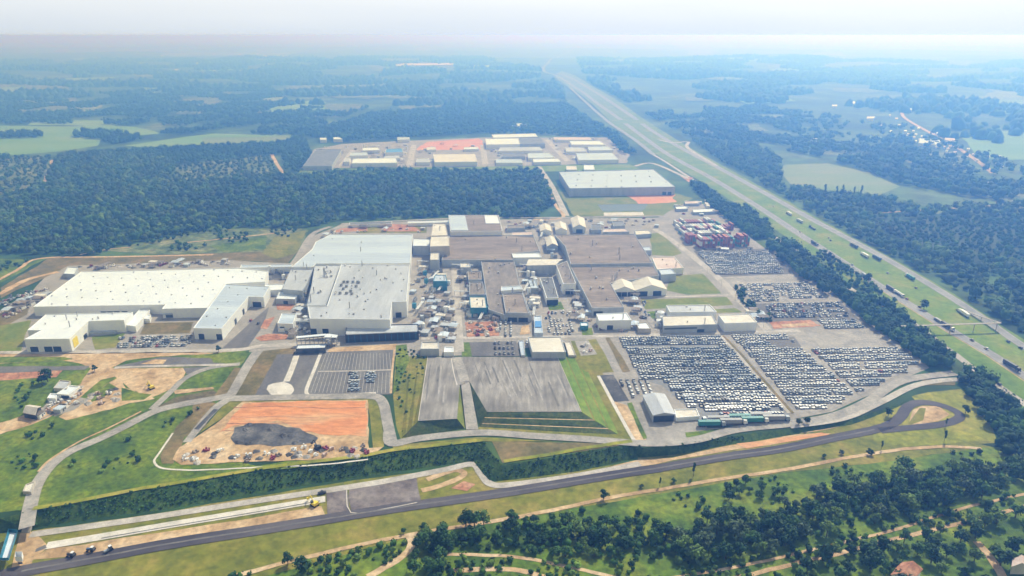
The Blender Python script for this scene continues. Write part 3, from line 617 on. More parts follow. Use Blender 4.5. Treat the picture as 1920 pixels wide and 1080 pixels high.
strip('dirt_path', [(1300, 1100), (1440, 1070), (1565, 1040), (1715, 1002), (1840, 972), (1960, 940)], 2.6, 'sand', 4, lvl='l', wob=.8)
strip('dirt_path', [(1830, 1015), (1860, 1050), (1880, 1085)], 4, 'sand', 4, lvl='l', wob=.8)
patch('gatehouse_ground', [(20, 1080), (38, 1000), (62, 998), (90, 1025), (60, 1052), (55, 1080)], 'sand', 3, lvl='l', rough=.6)
patch('parking_pad', [(68, 1030), (85, 1022), (88, 1028), (66, 1036)], 'asphalt', 5, lvl='l')
# road ramp down the bank beside the gatehouse
def ramp(name, a0, a1, b0, b1, m, lift=.5):
    vs = [a0, a1, b1, b0]; vs = [Vector(v)+Vector((0, 0, lift)) for v in vs]; lo = [Vector((v.x, v.y, v.z-5)) for v in vs]
    o = meshobj(name, vs+lo, [(0, 1, 2, 3), (0, 4, 5, 1), (1, 5, 6, 2), (2, 6, 7, 3), (3, 7, 4, 0)], M[m]); o['kind'] = 'structure'
ramp('road_ramp', P(51, 955), P(64, 955), P(40, 1000, lvl='l'), P(56, 1000, lvl='l'), 'worn_light')
# ------------------------------------------------------------------ raised lots: the two worn lots stand level with the plant above the front terrace
topz = .25
def pz(a, b): return P(a, b, topz)
def pg(a, b): p = P(a, b); return p
tp = [pz(802, 669), pz(784, 789), pz(857, 785), pz(862, 722), pz(880, 715), pz(913, 772), pz(1090, 772), pz(1045, 669)]
bt = [pg(757, 669), pg(752, 822), pg(872, 804), pg(865, 728), pg(880, 724), pg(900, 802), pg(1162, 816), pg(1092, 669)]
top = meshobj('raised_lot', tp, [tuple(range(8))], M['worn_lot']); top['kind'] = 'structure'
def bench(a, b, t): # the slope has two benches cut in it
    return a + (b-a)*t
for i, m in ((0, 'olive'), (1, 'bank'), (2, 'lawn'), (4, 'bank'), (5, 'bank'), (6, 'verge')):
    a0, a1, b0, b1 = tp[i], tp[i+1], bt[i], bt[i+1]
    prof = [(0, 0), (.32, .38), (.37, .39), (.68, .74), (.73, .75), (1, 1)] if i in (5, 6, 0) else [(0, 0), (1, 1)]
    V = []; F = []; mi = []
    for t, u in prof:
        for a, b in ((a0, b0), (a1, b1)):
            q = a + (b-a)*t; V.append((q.x, q.y, a.z + (b.z-.15-a.z)*u))
    for k in range(len(prof)-1): F.append((2*k, 2*k+2, 2*k+3, 2*k+1)); mi.append(1 if k in (1, 3) else 0)
    o = meshobj('embankment', V, F, [M[m], M['sand' if i == 5 else 'olive']], mi=mi); o['kind'] = 'structure'
# ramp between the two lots
rp = [pz(864, 716), pz(880, 712), pg(897, 806), pg(874, 806)]
for q in rp[2:]: q.z += .4
lo = [Vector((q.x, q.y, q.z-9)) for q in rp]
o = meshobj('road_ramp', rp+lo, [(0, 1, 2, 3), (0, 4, 5, 1), (1, 5, 6, 2), (2, 6, 7, 3), (3, 7, 4, 0)], M['worn_light']); o['kind'] = 'structure'
edge = MB()
for (a, b) in ((1, 2), (5, 6), (0, 1), (6, 7)):
    edge.tube(tp[a]+Vector((0, 0, .1)), tp[b]+Vector((0, 0, .1)), .22, 4)
o = edge.build('lot_kerb', [M['pale_concrete']]); o['kind'] = 'structure'

def zstrip(name, px, w, m, z):
    c = smooth_line([P(a, b, z) for a, b in px], 4); Lf, Rt = side_pts(c, w); n = len(Lf)
    V = [(p.x, p.y, z) for p in Lf] + [(p.x, p.y, z) for p in Rt]
    o = meshobj(name, V, [(i, n+i, n+i+1, i+1) for i in range(n-1)], M[m]); o['kind'] = 'structure'
wr = random.Random(12)
mat('tyre_wear', [(.28, .265, .25), (.34, .325, .31), (.40, .385, .37)], .3, 8, stretch=(1, .3, 1), fine=(1.2, .25))
mat('oil_wear', [(.13, .125, .12), (.17, .165, .16), (.21, .20, .195)], .3, 8, stretch=(1, .3, 1), fine=(1.2, .25))
for k in range(34):
    t = wr.random(); u = wr.random()
    if t < .3: a = wr.random(); x0, x1 = 806+52*a, 790+64*a; y0, y1 = 674, 784
    else: a = wr.random(); x0, x1 = 884+158*a, 920+164*a; y0, y1 = 674, 768
    f0 = wr.random()*.5; f1 = f0+wr.uniform(.25, .5)
    p0 = (x0+(x1-x0)*f0, y0+(y1-y0)*f0); p1 = (x0+(x1-x0)*f1, y0+(y1-y0)*f1)
    zstrip('tyre_wear', [p0, ((p0[0]+p1[0])/2+wr.uniform(-1, 1), (p0[1]+p1[1])/2), p1], wr.uniform(.5, 1.5), 'tyre_wear' if u < .62 else 'oil_wear', topz+.02+.004*k)
zstrip('road', [(855, 671), (864, 690), (871, 715)], 7, 'worn_light', topz+.18)
zstrip('lot_line', [(846, 672), (851, 700), (857, 722)], .6, 'pale_concrete', topz+.19)
# sunlit top edge of the bank, its brightness painted as a pale grass strip
for seg in (T_PX[1:11], [(945, 868), (1020, 857), (1100, 843), (1185, 830)]):
    strip('lit_edge', [(x, y-2.5) for x, y in seg], 3.2, 'yellow_grass', 7, k=4, wob=.4)
# ------------------------------------------------------------------ buildings
def area2(p): return sum(p[i].x*p[(i+1) % len(p)].y - p[(i+1) % len(p)].x*p[i].y for i in range(len(p)))
def inset(poly, d):
    n = len(poly); out = []
    for i in range(n):
        a, b, c = poly[i-1], poly[i], poly[(i+1) % n]
        e1 = Vector((b.x-a.x, b.y-a.y)).normalized(); e2 = Vector((c.x-b.x, c.y-b.y)).normalized()
        n1 = Vector((-e1.y, e1.x)); n2 = Vector((-e2.y, e2.x)); s = (n1+n2); q = max(.35, 1+n1.dot(n2))
        out.append(Vector((b.x+s.x*d/q, b.y+s.y*d/q)))
    return out
def roofpts(px, h, base=None):
    if base is None:
        q = [P(a, b, dz=h) for a, b in px]; base = min(GU(p.x, p.y) for p in q)
    return [P(a, b, base+h) for a, b in px], base
def wall_feature(root, name, p, q, t, w, z0, z1, m, base, out=.08, thick=.25):
    """a panel standing 'out' proud of the wall from p to q, centred at fraction t"""
    d = Vector((q.x-p.x, q.y-p.y)); L = d.length; d.normalize(); nrm = Vector((d.y, -d.x))
    w = min(w, L*.96); c = Vector((p.x, p.y)) + d*(L*t)
    a = c - d*w/2; b = c + d*w/2; mb = MB()
    poly = [a+nrm*out, b+nrm*out, b-nrm*thick, a-nrm*thick]
    o0 = root.location
    mb.prism([(v.x-o0.x, v.y-o0.y) for v in poly][::-1], base+z0-o0.z, base+z1-o0.z)
    return mb.build(name, [M[m]], root)
def building(name, label, cat, px, h, roof='white_roof', wall='white_wall', doors=(), windows=(), vents=0, lip=.6, group=None, base=None, vsize=1.2, grid=None, seed=1, skylights=0):
    """flat-roofed building whose roof outline is given as it is seen; parts: wall, roof, door, window, roof_vent"""
    pts, base = roofpts(px, h, base)
    if area2(pts) < 0: pts = pts[::-1]
    n = len(pts); cx = sum(p.x for p in pts)/n; cy = sum(p.y for p in pts)/n
    root = tag(empty(name, (cx, cy, base)), label, cat, group)
    loc = [Vector((p.x-cx, p.y-cy)) for p in pts]; ins = inset(loc, .5); ins2 = inset(loc, .25)
    V = []; F = []; zlow = min(GU(p.x, p.y)-base for p in pts) - .6
    for p in loc: V.append((p.x, p.y, zlow))
    for p in loc: V.append((p.x, p.y, h))
    for p in ins: V.append((p.x, p.y, h))
    for p in ins: V.append((p.x, p.y, h-lip))
    for i in range(n):
        j = (i+1) % n
        F += [(i, j, n+j, n+i), (n+i, n+j, 2*n+j, 2*n+i), (2*n+i, 2*n+j, 3*n+j, 3*n+i)]
    meshobj('wall', V, F, M[wall], root)
    rf_ = meshobj('roof', [(p.x, p.y, h-lip+.03) for p in ins2], [tuple(range(n))], M[roof], root)
    r = random.Random(seed)
    for e, ts, w, hh in doors:
        for t in ts: wall_feature(root, 'door', pts[e % n], pts[(e+1) % n], t, w, 0, hh, 'door', base)
    for e, ts, w, z0, z1 in windows:
        for t in ts: wall_feature(root, 'window', pts[e % n], pts[(e+1) % n], t, w, z0, z1, 'glass', base)
    def vent(x, y, k):
        s = vsize*r.uniform(.8, 1.25); mb = MB()
        if k == 0: mb.box(x-s*.5, y-s*.5, h-lip, x+s*.5, y+s*.5, h-lip+s*.8)
        elif k == 1: mb.cyl(x, y, h-lip, h-lip+s*1.1, s*.42, n=8); mb.cyl(x, y, h-lip+s*1.1, h-lip+s*1.45, s*.62, s*.1, n=8)
        else: mb.cyl(x, y, h-lip, h-lip+s*3.6, s*.3, n=8); mb.cyl(x, y, h-lip+s*3.6, h-lip+s*3.9, s*.42, s*.3, n=8)
        mb.build('roof_vent' if k < 2 else 'chimney', [M['vent']], rf_)
    if grid:
        nx, ny, k = grid; bx = [p.x for p in loc]; by = [p.y for p in loc]
        ca, sa = math.cos(GA), math.sin(GA)
        rx = [p.x*ca - p.y*sa for p in loc]; ry = [p.x*sa + p.y*ca for p in loc]
        for i in range(nx):
            for j in range(ny):
                u = min(rx)+(max(rx)-min(rx))*(i+.5)/nx; w = min(ry)+(max(ry)-min(ry))*(j+.5)/ny
                x = u*ca + w*sa; y = -u*sa + w*ca
                if inside(x, y, [(q.x, q.y) for q in inset(loc, 3)]): vent(x, y, k)
    for _ in range(vents):
        for _t in range(30):
            x = r.uniform(min(p.x for p in loc), max(p.x for p in loc)); y = r.uniform(min(p.y for p in loc), max(p.y for p in loc))
            if inside(x, y, [(q.x, q.y) for q in inset(loc, 2)]): vent(x, y, r.choice((0, 1, 1, 2))); break
    return root, pts, base
def gable(name, label, cat, px, h, rise, roof='cream_roof', wall='white_wall', doors=(), along=0, windows=(), group=None, over=.5):
    """pitched-roof building from its four eave corners FL, FR, BR, BL as seen; ridge runs front to back (along=0) or side to side (along=1)"""
    pts, base = roofpts(px, h)
    if area2(pts) < 0: pts = pts[::-1]
    cx = sum(p.x for p in pts)/4; cy = sum(p.y for p in pts)/4
    root = tag(empty(name, (cx, cy, base)), label, cat, group)
    a, b, c, d = [Vector((p.x-cx, p.y-cy, 0)) for p in pts]
    if along: a, b, c, d = b, c, d, a
    H_ = Vector((0, 0, h)); r0 = (a+b)/2 + Vector((0, 0, h+rise)); r1 = (c+d)/2 + Vector((0, 0, h+rise))
    zl = Vector((0, 0, min(GU(p.x, p.y)-base for p in pts)-.6))
    meshobj('wall', [a+zl, b+zl, c+zl, d+zl, a+H_, b+H_, c+H_, d+H_, r0, r1],
            [(0, 1, 5, 8, 4), (1, 2, 6, 5), (2, 3, 7, 9, 6), (3, 0, 4, 7)], M[wall], root)
    # roof: two thick slopes with an overhang
    def slope(e0, e1, q0, q1):
        ax = (r1-r0).normalized()*over; dn = (e0-q0).normalized()*over; up = Vector((0, 0, .25))
        V = [q0-ax+up*.6, q1+ax+up*.6, e1+ax+dn+up*.6, e0-ax+dn+up*.6]
        return V
    mb = MB()
    for e0, e1 in ((a+H_, d+H_), (b+H_, c+H_)):
        v = slope(e0, e1, r0, r1); w = [q+Vector((0, 0, .3)) for q in v]
        mb.add(v+w, [(0, 1, 2, 3), (4, 7, 6, 5), (0, 4, 5, 1), (1, 5, 6, 2), (2, 6, 7, 3), (3, 7, 4, 0)])
    mb.build('roof', [M[roof]], root)
    for e, ts, w, hh in doors:
        for t in ts: wall_feature(root, 'door', pts[e % 4], pts[(e+1) % 4], t, w, 0, hh, 'door', base)
    for e, ts, w, z0, z1 in windows:
        for t in ts: wall_feature(root, 'window', pts[e % 4], pts[(e+1) % 4], t, w, z0, z1, 'glass', base)
    return root, pts, base
def front(px_poly): return px_poly
# --- the white halls on the left
r_, p_, b_ = building('factory_hall', 'huge flat white-roofed hall on the left with rows of small roof vents', 'factory',
    [(62, 575), (310, 571), (303, 579), (388, 577), (423, 532), (497, 528), (503, 508), (447, 502), (152, 509)], 9, grid=(13, 7, 0), vsize=.95,
    doors=[(0, (.52, .57, .62, .68), 5, 3.5)], windows=[(2, (.14,), 6, .5, 4)])
wall_feature(r_, 'awning', p_[2], p_[3], .12, 8, 4.2, 4.7, 'grey_wall', b_, out=2.5)
building('factory_wing', 'long pale wing with flat roof running forward from the huge white-roofed hall', 'factory',
    [(362, 615), (415, 616), (466, 556), (494, 557), (506, 537), (423, 532)], 10, 'pale_roof', grid=(3, 6, 0), vsize=.9,
    doors=[(0, (.25, .88), 4.5, 5), (1, (.45, .75), 5, 5), (2, (.5,), 8, 5)])
r_, p_, b_ = building('factory_office', 'white L-shaped building with three dark doors at the far left front of the plant', 'factory',
    [(45, 636), (130, 635), (166, 602), (232, 600), (249, 585), (86, 589), (51, 619), (77, 619)], 11, vents=9,
    doors=[(0, (.17, .48, .68), 6, 4.5), (1, (.7,), 6, 4)])
wall_feature(r_, 'banner', p_[1], p_[2], .22, 8, 1.5, 8.5, 'yellow_paint', b_, out=.25)
wall_feature(r_, 'loading_dock', p_[2], p_[3], .3, 24, 0, 2.2, 'grey_wall', b_, out=4)
building('link_building', 'sloping white link between the L-shaped building and the huge hall', 'building', [(235, 609), (254, 612), (281, 581), (262, 579)], 5.5)
building('annex', 'small white annex beside the sloping white link', 'building', [(264, 597), (280, 598), (283, 590), (267, 590)], 4)
building('storage_box', 'small white box building behind the back left corner of the huge hall', 'building', [(118, 513), (140, 514), (146, 501), (127, 500)], 5, wall='grey_wall')
building('link_building', 'low white corridor joining the huge white hall to the grey great hall', 'building', [(497, 533), (532, 532), (528, 543), (496, 544)], 6)
building('covered_store', 'long low pale shed on the back edge of the courtyard', 'building', [(450, 502), (547, 500), (548, 495), (452, 496)], 6, 'pale_roof')
# --- the great central hall
building('factory_hall', 'wide pale blue-white hall roof behind the grey great hall', 'factory',
    [(547, 500), (585, 467), (592, 453), (620, 439), (774, 439), (769, 493), (592, 494), (587, 500)], 12, 'pale_roof', 'white_wall', vents=5)
building('factory_hall', 'great grey-roofed hall in the middle with a dense group of roof fans', 'factory',
    [(581, 597), (731, 599), (735, 566), (762, 565), (768, 496), (640, 495), (613, 573), (577, 574)], 15, 'grey_roof', 'white_wall', grid=(4, 5, 0), vents=24, vsize=1.25, seed=4,
    doors=[(0, (.03, .18), 5, 6), (2, (.4,), 5, 5)])
building('factory_hall', 'stepped grey side roof with stacks along the left of the great grey hall', 'factory',
    [(575, 573), (611, 572), (638, 497), (590, 497), (584, 535)], 12, 'grey_roof', 'grey_wall', vents=16, vsize=1.9, seed=6)
building('factory_hall', 'low grey connecting roof between the courtyard and the great grey hall', 'factory',
    [(529, 542), (567, 545), (575, 532), (588, 502), (547, 501)], 10, 'grey_roof', 'grey_wall', vents=5)
# cluster of roof fans
def roof_fans():
    for i, (a, b) in enumerate([(645, 530), (652, 530), (662, 530), (671, 530), (640, 536), (650, 538), (668, 538), (638, 551), (644, 543), (650, 551), (658, 547), (673, 531), (660, 552)]):
        p = P(a, b, 14.5); e = tag(empty('roof_fan', (p.x, p.y, 14.42)), 'dark round extraction fan in the cluster on the great grey roof', 'roof fan', 'roof fans on the great grey hall')
        mb = MB(); mb.cyl(0, 0, 0, 1.4, 1.3, 1.5, 10); mb.build('housing', [M['vent']], e)
        mb = MB(); mb.cyl(0, 0, 1.4, 1.9, 1.45, 1.1, 10); mb.build('cowl', [M['dark_roof']], e)
roof_fans()
r_, p_, b_ = building('glazed_hall', 'low black-fronted building with grey roof before the great grey hall', 'building', [(647, 627), (785, 621), (784, 607), (649, 610)], 7.5, 'grey_roof', 'black_cladding')
for k in range(12): wall_feature(r_, 'mullion', p_[0], p_[1], (k+.5)/12, .35, .3, 7, 'teal_steel', b_, out=.15)
wall_feature(r_, 'fascia', p_[0], p_[1], .5, 400, 7.0, 7.55, 'grey_wall', b_, out=.3)
building('workshop', 'small white workshop with red soil before it, left of the great grey hall', 'workshop', [(517, 560), (553, 561), (562, 548), (523, 546)], 5.5, 'white_roof', 'grey_wall', doors=[(0, (.5,), 4, 3.5)])
building('workshop', 'pale square workshop beside the red triangular plot left of the great grey hall', 'workshop', [(520, 606), (549, 607), (556, 588), (528, 587)], 7, 'pale_roof', 'white_wall', doors=[(0, (.3,), 4, 4)])
building('tank_house', 'tiny white cube at the foot of the pale square workshop', 'building', [(521, 616), (533, 616), (535, 611), (523, 611)], 3.5)
building('gate_building', 'white-roofed entrance building above the round turning circle', 'gatehouse', [(554, 654), (610, 652), (613, 644), (558, 646)], 4.5, 'white_roof', 'glass', doors=[(0, (.3, .7), 3, 3)])
# covered walkway bridge from the entrance building
def walkway():
    a = P(556, 637, dz=5); b = P(612, 632, dz=5); c = P(628, 634, dz=5)
    root = tag(empty('covered_walkway', ((a.x+b.x)/2, (a.y+b.y)/2, 0)), 'thin white covered walkway on posts leading to the great grey hall', 'walkway'); o = root.location
    def loc(p, z): return (p.x-o.x, p.y-o.y, z)
    deck = MB(); roof = MB()
    for u, v in ((a, b), (b, c)):
        d = (v-u).normalized(); n = Vector((-d.y, d.x, 0))*1.8
        for mb, z, t in ((deck, 4.2, .3), (roof, 7.0, .25)):
            poly = [u-n, v-n, v+n, u+n]; mb.prism([(q.x-o.x, q.y-o.y) for q in poly], z, z+t)
    deck.build('deck', [M['concrete']], root); roof.build('roof', [M['white_roof']], root)
    for k in range(8):
        q = a + (b-a)*(k/7); mb = MB(); mb.tube(loc(q, 0), loc(q, 7), .25, 6); mb.build('post', [M['steel']], root)
walkway()
def stair_tower(px, py, h, label):
    p = P(px, py); root = tag(empty('stair_tower', p), label, 'stair tower')
    for sx in (-1, 1):
        for sy in (-1, 1): mb = MB(); mb.box(sx*2-.2, sy*2-.2, 0, sx*2+.2, sy*2+.2, h); mb.build('post', [M['steel']], root)
    for k in range(int(h/3)): mb = MB(); mb.box(-2.1, -2.1, 3*k+2.6, 2.1, 2.1, 3*k+2.8); mb.build('landing', [M['vent']], root)
    mb = MB(); mb.box(-2.5, -2.5, h, 2.5, 2.5, h+.3); mb.build('roof', [M['white_roof']], root)
stair_tower(617, 650, 9, 'open steel stair tower at the end of the entrance building')
stair_tower(628, 646, 7, 'open steel stair tower beside the black-fronted building')
# --- cream towers between the halls
building('silo_building', 'tall cream building between the pale hall and the brown roofs', 'building', [(808, 442), (840, 441), (835, 419), (812, 419)], 15, 'cream_roof', 'beige_wall', vents=3)
building('silo_building', 'cream block stepped forward below the tall cream building', 'building', [(806, 462), (843, 461), (842, 442), (808, 443)], 18, 'cream_roof', 'beige_wall')
building('link_building', 'white flat link between the pale hall and the cream block', 'building', [(774, 461), (805, 461), (807, 448), (775, 447)], 11, 'white_roof', 'grey_wall')
building('process_tower', 'narrow cream process tower in front of the cream block', 'tower', [(806, 487), (823, 487), (824, 467), (808, 467)], 12, 'cream_roof', 'grey_wall')
building('pump_house', 'light blue flat-roofed plant house among the pipes beside the narrow tower', 'building', [(812, 527), (838, 527), (836, 515), (816, 515)], 10, 'pale_roof', 'teal_steel', vents=2)
building('factory_hall', 'raised shed with light and dark roof bands behind the brown roofs', 'factory', [(845, 434), (942, 433), (935, 403), (841, 403)], 13, 'brown_roof', 'white_wall', vents=2)
def overlay(px, h, m, root_i, nm='roof_panel'):
    pts = [P(a, b, h) for a, b in px]; o = root_i.location
    mb = MB(); mb.prism([(q.x-o.x, q.y-o.y) for q in (pts if area2(pts) > 0 else pts[::-1])], h-o.z-.3, h-o.z+.12); return mb.build(nm, [M[m]], root_i)
shed = bpy.data.objects['wall'] if False else [o for o in bpy.data.objects if o.get('label', '').startswith('raised shed')][0]
overlay([(846, 432), (878, 432), (872, 404), (842, 404)], 12.9, 'pale_roof', shed)
overlay([(911, 419), (937, 419), (932, 404), (908, 404)], 12.9, 'white_roof', shed)
# --- brown roofs
building('factory_hall', 'broad brown roof just in front of the raised banded shed', 'factory',
    [(828, 487), (904, 487), (962, 487), (960, 475), (1012, 470), (1001, 443), (943, 441), (843, 442)], 8, 'brown_roof', 'grey_wall', vents=10, vsize=1.5, seed=8)
building('factory_hall', 'dark brown central roof with a blue-white front wall', 'factory',
    [(916, 580), (946, 590), (996, 591), (985, 560), (975, 535), (964, 489), (902, 489)], 6.5, 'dusk_roof', 'grey_wall', vents=12, vsize=1.5, seed=9, doors=[(0, (.5,), 8, 4), (1, (.3, .7), 8, 4)])
building('factory_hall', 'raised brown roof patch at the front of the central roof', 'factory', [(948, 586), (992, 587), (980, 550), (942, 551)], 8.3, 'brown_roof', 'grey_wall', vents=2)
building('roof_house', 'long white strip house across the dark brown central roof', 'building', [(939, 545), (980, 542), (977, 535), (940, 537)], 9, 'pale_roof', 'white_wall')
building('factory_hall', 'brown-grey block with teal base left of the central roof', 'factory', [(882, 577), (913, 577), (910, 556), (880, 556)], 9, 'cream_roof', 'teal_steel', vents=3)
building('factory_hall', 'dim grey roof behind the brown-grey block left of the centre', 'factory', [(880, 552), (911, 552), (905, 528), (880, 529)], 8, 'dusk_roof', 'grey_wall', vents=5)
building('workshop', 'low brown roof with white annex left of the central roof top', 'workshop', [(878, 524), (904, 524), (902, 508), (877, 508)], 7, 'brown_roof', 'grey_wall', vents=4)
building('workshop', 'cream workshop in front of the broad brown roof', 'workshop', [(863, 501), (883, 501), (880, 493), (863, 493)], 7, 'cream_roof', 'grey_wall')
building('link_building', 'white flat roof strip at the right end of the broad brown roof', 'building', [(962, 483), (1016, 482), (1010, 474), (960, 475)], 9, 'white_roof', 'white_wall')
building('factory_hall', 'wide brown hall roof at the back right of the plant', 'factory',
    [(1070, 495), (1224, 493), (1190, 439), (1040, 440), (1060, 462)], 10, 'brown_roof', 'grey_wall', vents=9, vsize=1.6, seed=12)
building('factory_hall', 'long brown hall roof reaching forward to the pale parapet', 'factory',
    [(1110, 577), (1170, 576), (1145, 531), (1236, 516), (1226, 499), (1070, 500)], 7.5, 'brown_roof', 'grey_wall', vents=14, vsize=1.6, seed=13, doors=[(0, (.2,), 8, 4)])
building('factory_hall', 'light brown side roof on the right edge of the brown halls', 'factory', [(1232, 505), (1282, 502), (1264, 481), (1222, 482)], 7, 'pink_roof', 'white_wall', vents=3)
building('workshop', 'pale blue roof beside the right edge of the brown halls', 'workshop', [(1240, 515), (1268, 513), (1258, 503), (1234, 505)], 8, 'pale_roof', 'grey_wall')
gable('factory_hall', 'long cream pitched roof across the gap between the two groups of brown roofs', 'factory', [(988, 498), (1042, 497), (1055, 487), (992, 487)], 10, 1.2, along=1, wall='grey_wall')
building('factory_hall', 'narrow grey-brown roof on the left flank of the right brown halls', 'factory', [(1056, 532), (1080, 531), (1063, 489), (1043, 497)], 11, 'dusk_roof', 'white_wall', vents=3, doors=[(0, (.5,), 8, 5)])
building('service_hall', 'dark-roofed block with glazed front in the court between the brown halls', 'building', [(1025, 559), (1047, 558), (1036, 520), (1012, 521)], 7, 'dark_roof', 'white_wall', vents=6, doors=[(0, (.5,), 14, 5)])
building('workshop', 'white block with rooftop units left of the dark-roofed block', 'workshop', [(996, 540), (1010, 540), (1004, 524), (990, 524)], 6, 'pale_roof', 'grey_wall', vents=5)
# --- twin barns
gable('barn', 'smaller cream-roofed barn, left of the twin pair with dark doors', 'barn', [(1152, 545), (1190, 545), (1184, 530), (1145, 531)], 6, 4, doors=[(0, (.22, .5, .8), 5, 4.5)])
gable('barn', 'larger cream-roofed barn, right of the twin pair with dark doors', 'barn', [(1192, 545), (1250, 543), (1240, 528), (1186, 529)], 6, 5, doors=[(0, (.25, .7), 8, 5)])
gable('barn', 'round-topped cream barn with teal door at the back gate of the plant', 'barn', [(1075, 427), (1098, 427), (1095, 410), (1070, 410)], 7, 4, doors=[(0, (.5,), 8, 5)], wall='pale_roof')
gable('barn', 'cream barn at the far back, left of the round-topped barn', 'barn', [(1042, 432), (1063, 432), (1060, 419), (1040, 419)], 5, 3)
gable('barn', 'pale yellow barn at the far back, next to the parking by the back road', 'barn', [(1013, 434), (1034, 434), (1031, 423), (1012, 423)], 5, 2.5)
gable('barn', 'cream barn standing alone between the brown halls', 'barn', [(1026, 462), (1046, 461), (1040, 446), (1022, 447)], 7, 3, wall='grey_wall')
# --- offices on the right of the front street
building('office_building', 'white block with pale walls and a small dark entrance, right of the front street', 'office', [(1123, 601), (1184, 600), (1175, 586), (1118, 588)], 8.5, 'white_roof', 'white_wall', doors=[(0, (.35,), 5, 4)], vents=2)
building('office_building', 'small white office next to the white block', 'office', [(1197, 616), (1221, 616), (1213, 604), (1193, 605)], 4.5, 'white_roof', 'beige_wall')
building('office_building', 'upper pale office roof with white parapets by the right lawn', 'office', [(1256, 585), (1344, 584), (1331, 571), (1249, 572)], 7, 'grey_roof', 'white_wall', vents=3)
building('office_building', 'lower office with three cream roof bays facing the car lots', 'office', [(1244, 611), (1345, 608), (1335, 590), (1242, 592)], 7, 'cream_roof', 'grey_wall', vents=2, doors=[(0, (.7,), 6, 3)], windows=[(0, (.2, .45), 16, 3.6, 5)])
building('warehouse', 'square cream-roofed warehouse right of the three-bay office', 'warehouse', [(1359, 606), (1420, 604), (1405, 588), (1347, 590)], 8, 'cream_roof', 'white_wall')
building('warehouse', 'flat cream warehouse roof above the right worn lot', 'warehouse', [(998, 660), (1061, 660), (1052, 631), (990, 632)], 6, 'cream_roof', 'grey_wall')
building('canopy', 'narrow pale canopy left of the flat cream warehouse', 'canopy', [(977, 666), (985, 666), (982, 638), (972, 638)], 2, 'pale_roof', 'grey_wall')
building('canopy', 'narrow cream canopy right of the flat cream warehouse', 'canopy', [(1066, 666), (1080, 666), (1070, 640), (1058, 640)], 2, 'cream_roof', 'beige_wall')
building('warehouse', 'small cream-roofed shed by the bright verge at the top of the slope', 'warehouse', [(788, 654), (823, 654), (822, 641), (791, 641)], 6, 'cream_roof', 'grey_wall')
building('kiosk', 'tiny white building beside the small cream-roofed shed', 'kiosk', [(832, 660), (851, 660), (850, 650), (834, 650)], 4, 'white_roof', 'white_wall')
building('blue_store', 'narrow pale blue store with a bright blue roof patch at the front of the court', 'building', [(1002, 624), (1018, 624), (1015, 592), (1001, 592)], 4, 'pale_roof', 'pale_roof')
bstore = [o for o in bpy.data.objects if o.name == 'blue_store'][0]
overlay([(1003, 613), (1015, 613), (1014, 602), (1003, 602)], 4.05, 'blue_roof', bstore)
building('guard_house', 'small white hut by the green square near the front street', 'hut', [(1088, 611), (1103, 611), (1102, 604), (1088, 604)], 4, 'white_roof', 'teal_steel')
gable('hangar', 'grey ribbed hangar with dark open front at the corner of the car lots', 'hangar', [(1225, 779), (1265, 777), (1246, 740), (1206, 742)], 5.2, 1.5, roof='grey_roof', wall='grey_wall', doors=[(0, (.5,), 24, 4.6)])  # the door part is a dark panel painting the shaded inside of the open front
building('wash_house', 'cream flat roof lying beside the grey ribbed hangar', 'building', [(1268, 783), (1312, 780), (1306, 766), (1264, 767)], 3, 'cream_roof', 'white_wall')
# --- small clutter houses of the back right corner
for (px, h, rf, lb) in [
  ([(1268, 392), (1290, 391), (1287, 386), (1266, 387)], 4, 'white_roof', 'white shed nearest the pond behind the container stacks'),
  ([(1300, 398), (1345, 396), (1338, 391), (1298, 392)], 4, 'white_roof', 'long white roof behind the container stacks'),
  ([(1285, 382), (1312, 381), (1308, 376), (1283, 377)], 4, 'pink_roof', 'pinkish shed at the far end by the tree belt'),
  ([(1130, 435), (1180, 434), (1172, 428), (1132, 429)], 5, 'pink_roof', 'pink flat roof behind the wide brown hall'),
  ([(1108, 431), (1128, 431), (1126, 420), (1108, 421)], 5, 'dark_roof', 'dark roof right of the round-topped barn'),
  ([(1150, 424), (1172, 423), (1168, 414), (1148, 415)], 5, 'dark_roof', 'slanting dark roof behind the wide brown hall'),
  ([(1192, 440), (1222, 438), (1216, 431), (1190, 432)], 5, 'cream_roof', 'cream roof at the corner of the green lawn'),
  ([(1205, 470), (1222, 469), (1218, 462), (1203, 463)], 6, 'pale_roof', 'pale blue hut on the side of the wide brown hall'),
  ([(960, 441), (1000, 440), (998, 434), (960, 435)], 5, 'pink_roof', 'pink strip roof right of the raised banded shed'),
  ([(950, 428), (985, 427), (982, 421), (950, 422)], 5, 'dusk_roof', 'grey low roof right of the raised banded shed')]:
    building('shed', lb, 'shed', px, h, rf, 'grey_wall')
gable('shed', 'long thin white roof along the forest edge behind the pale hall', 'shed', [(845, 417), (845, 414), (765, 416), (765, 419)], 4, 1, roof='white_roof')
building('shed', 'long dark blue roof at the forest edge behind the pale hall', 'shed', [(655, 421), (735, 419), (735, 415), (655, 417)], 4, 'dark_roof', 'white_wall')
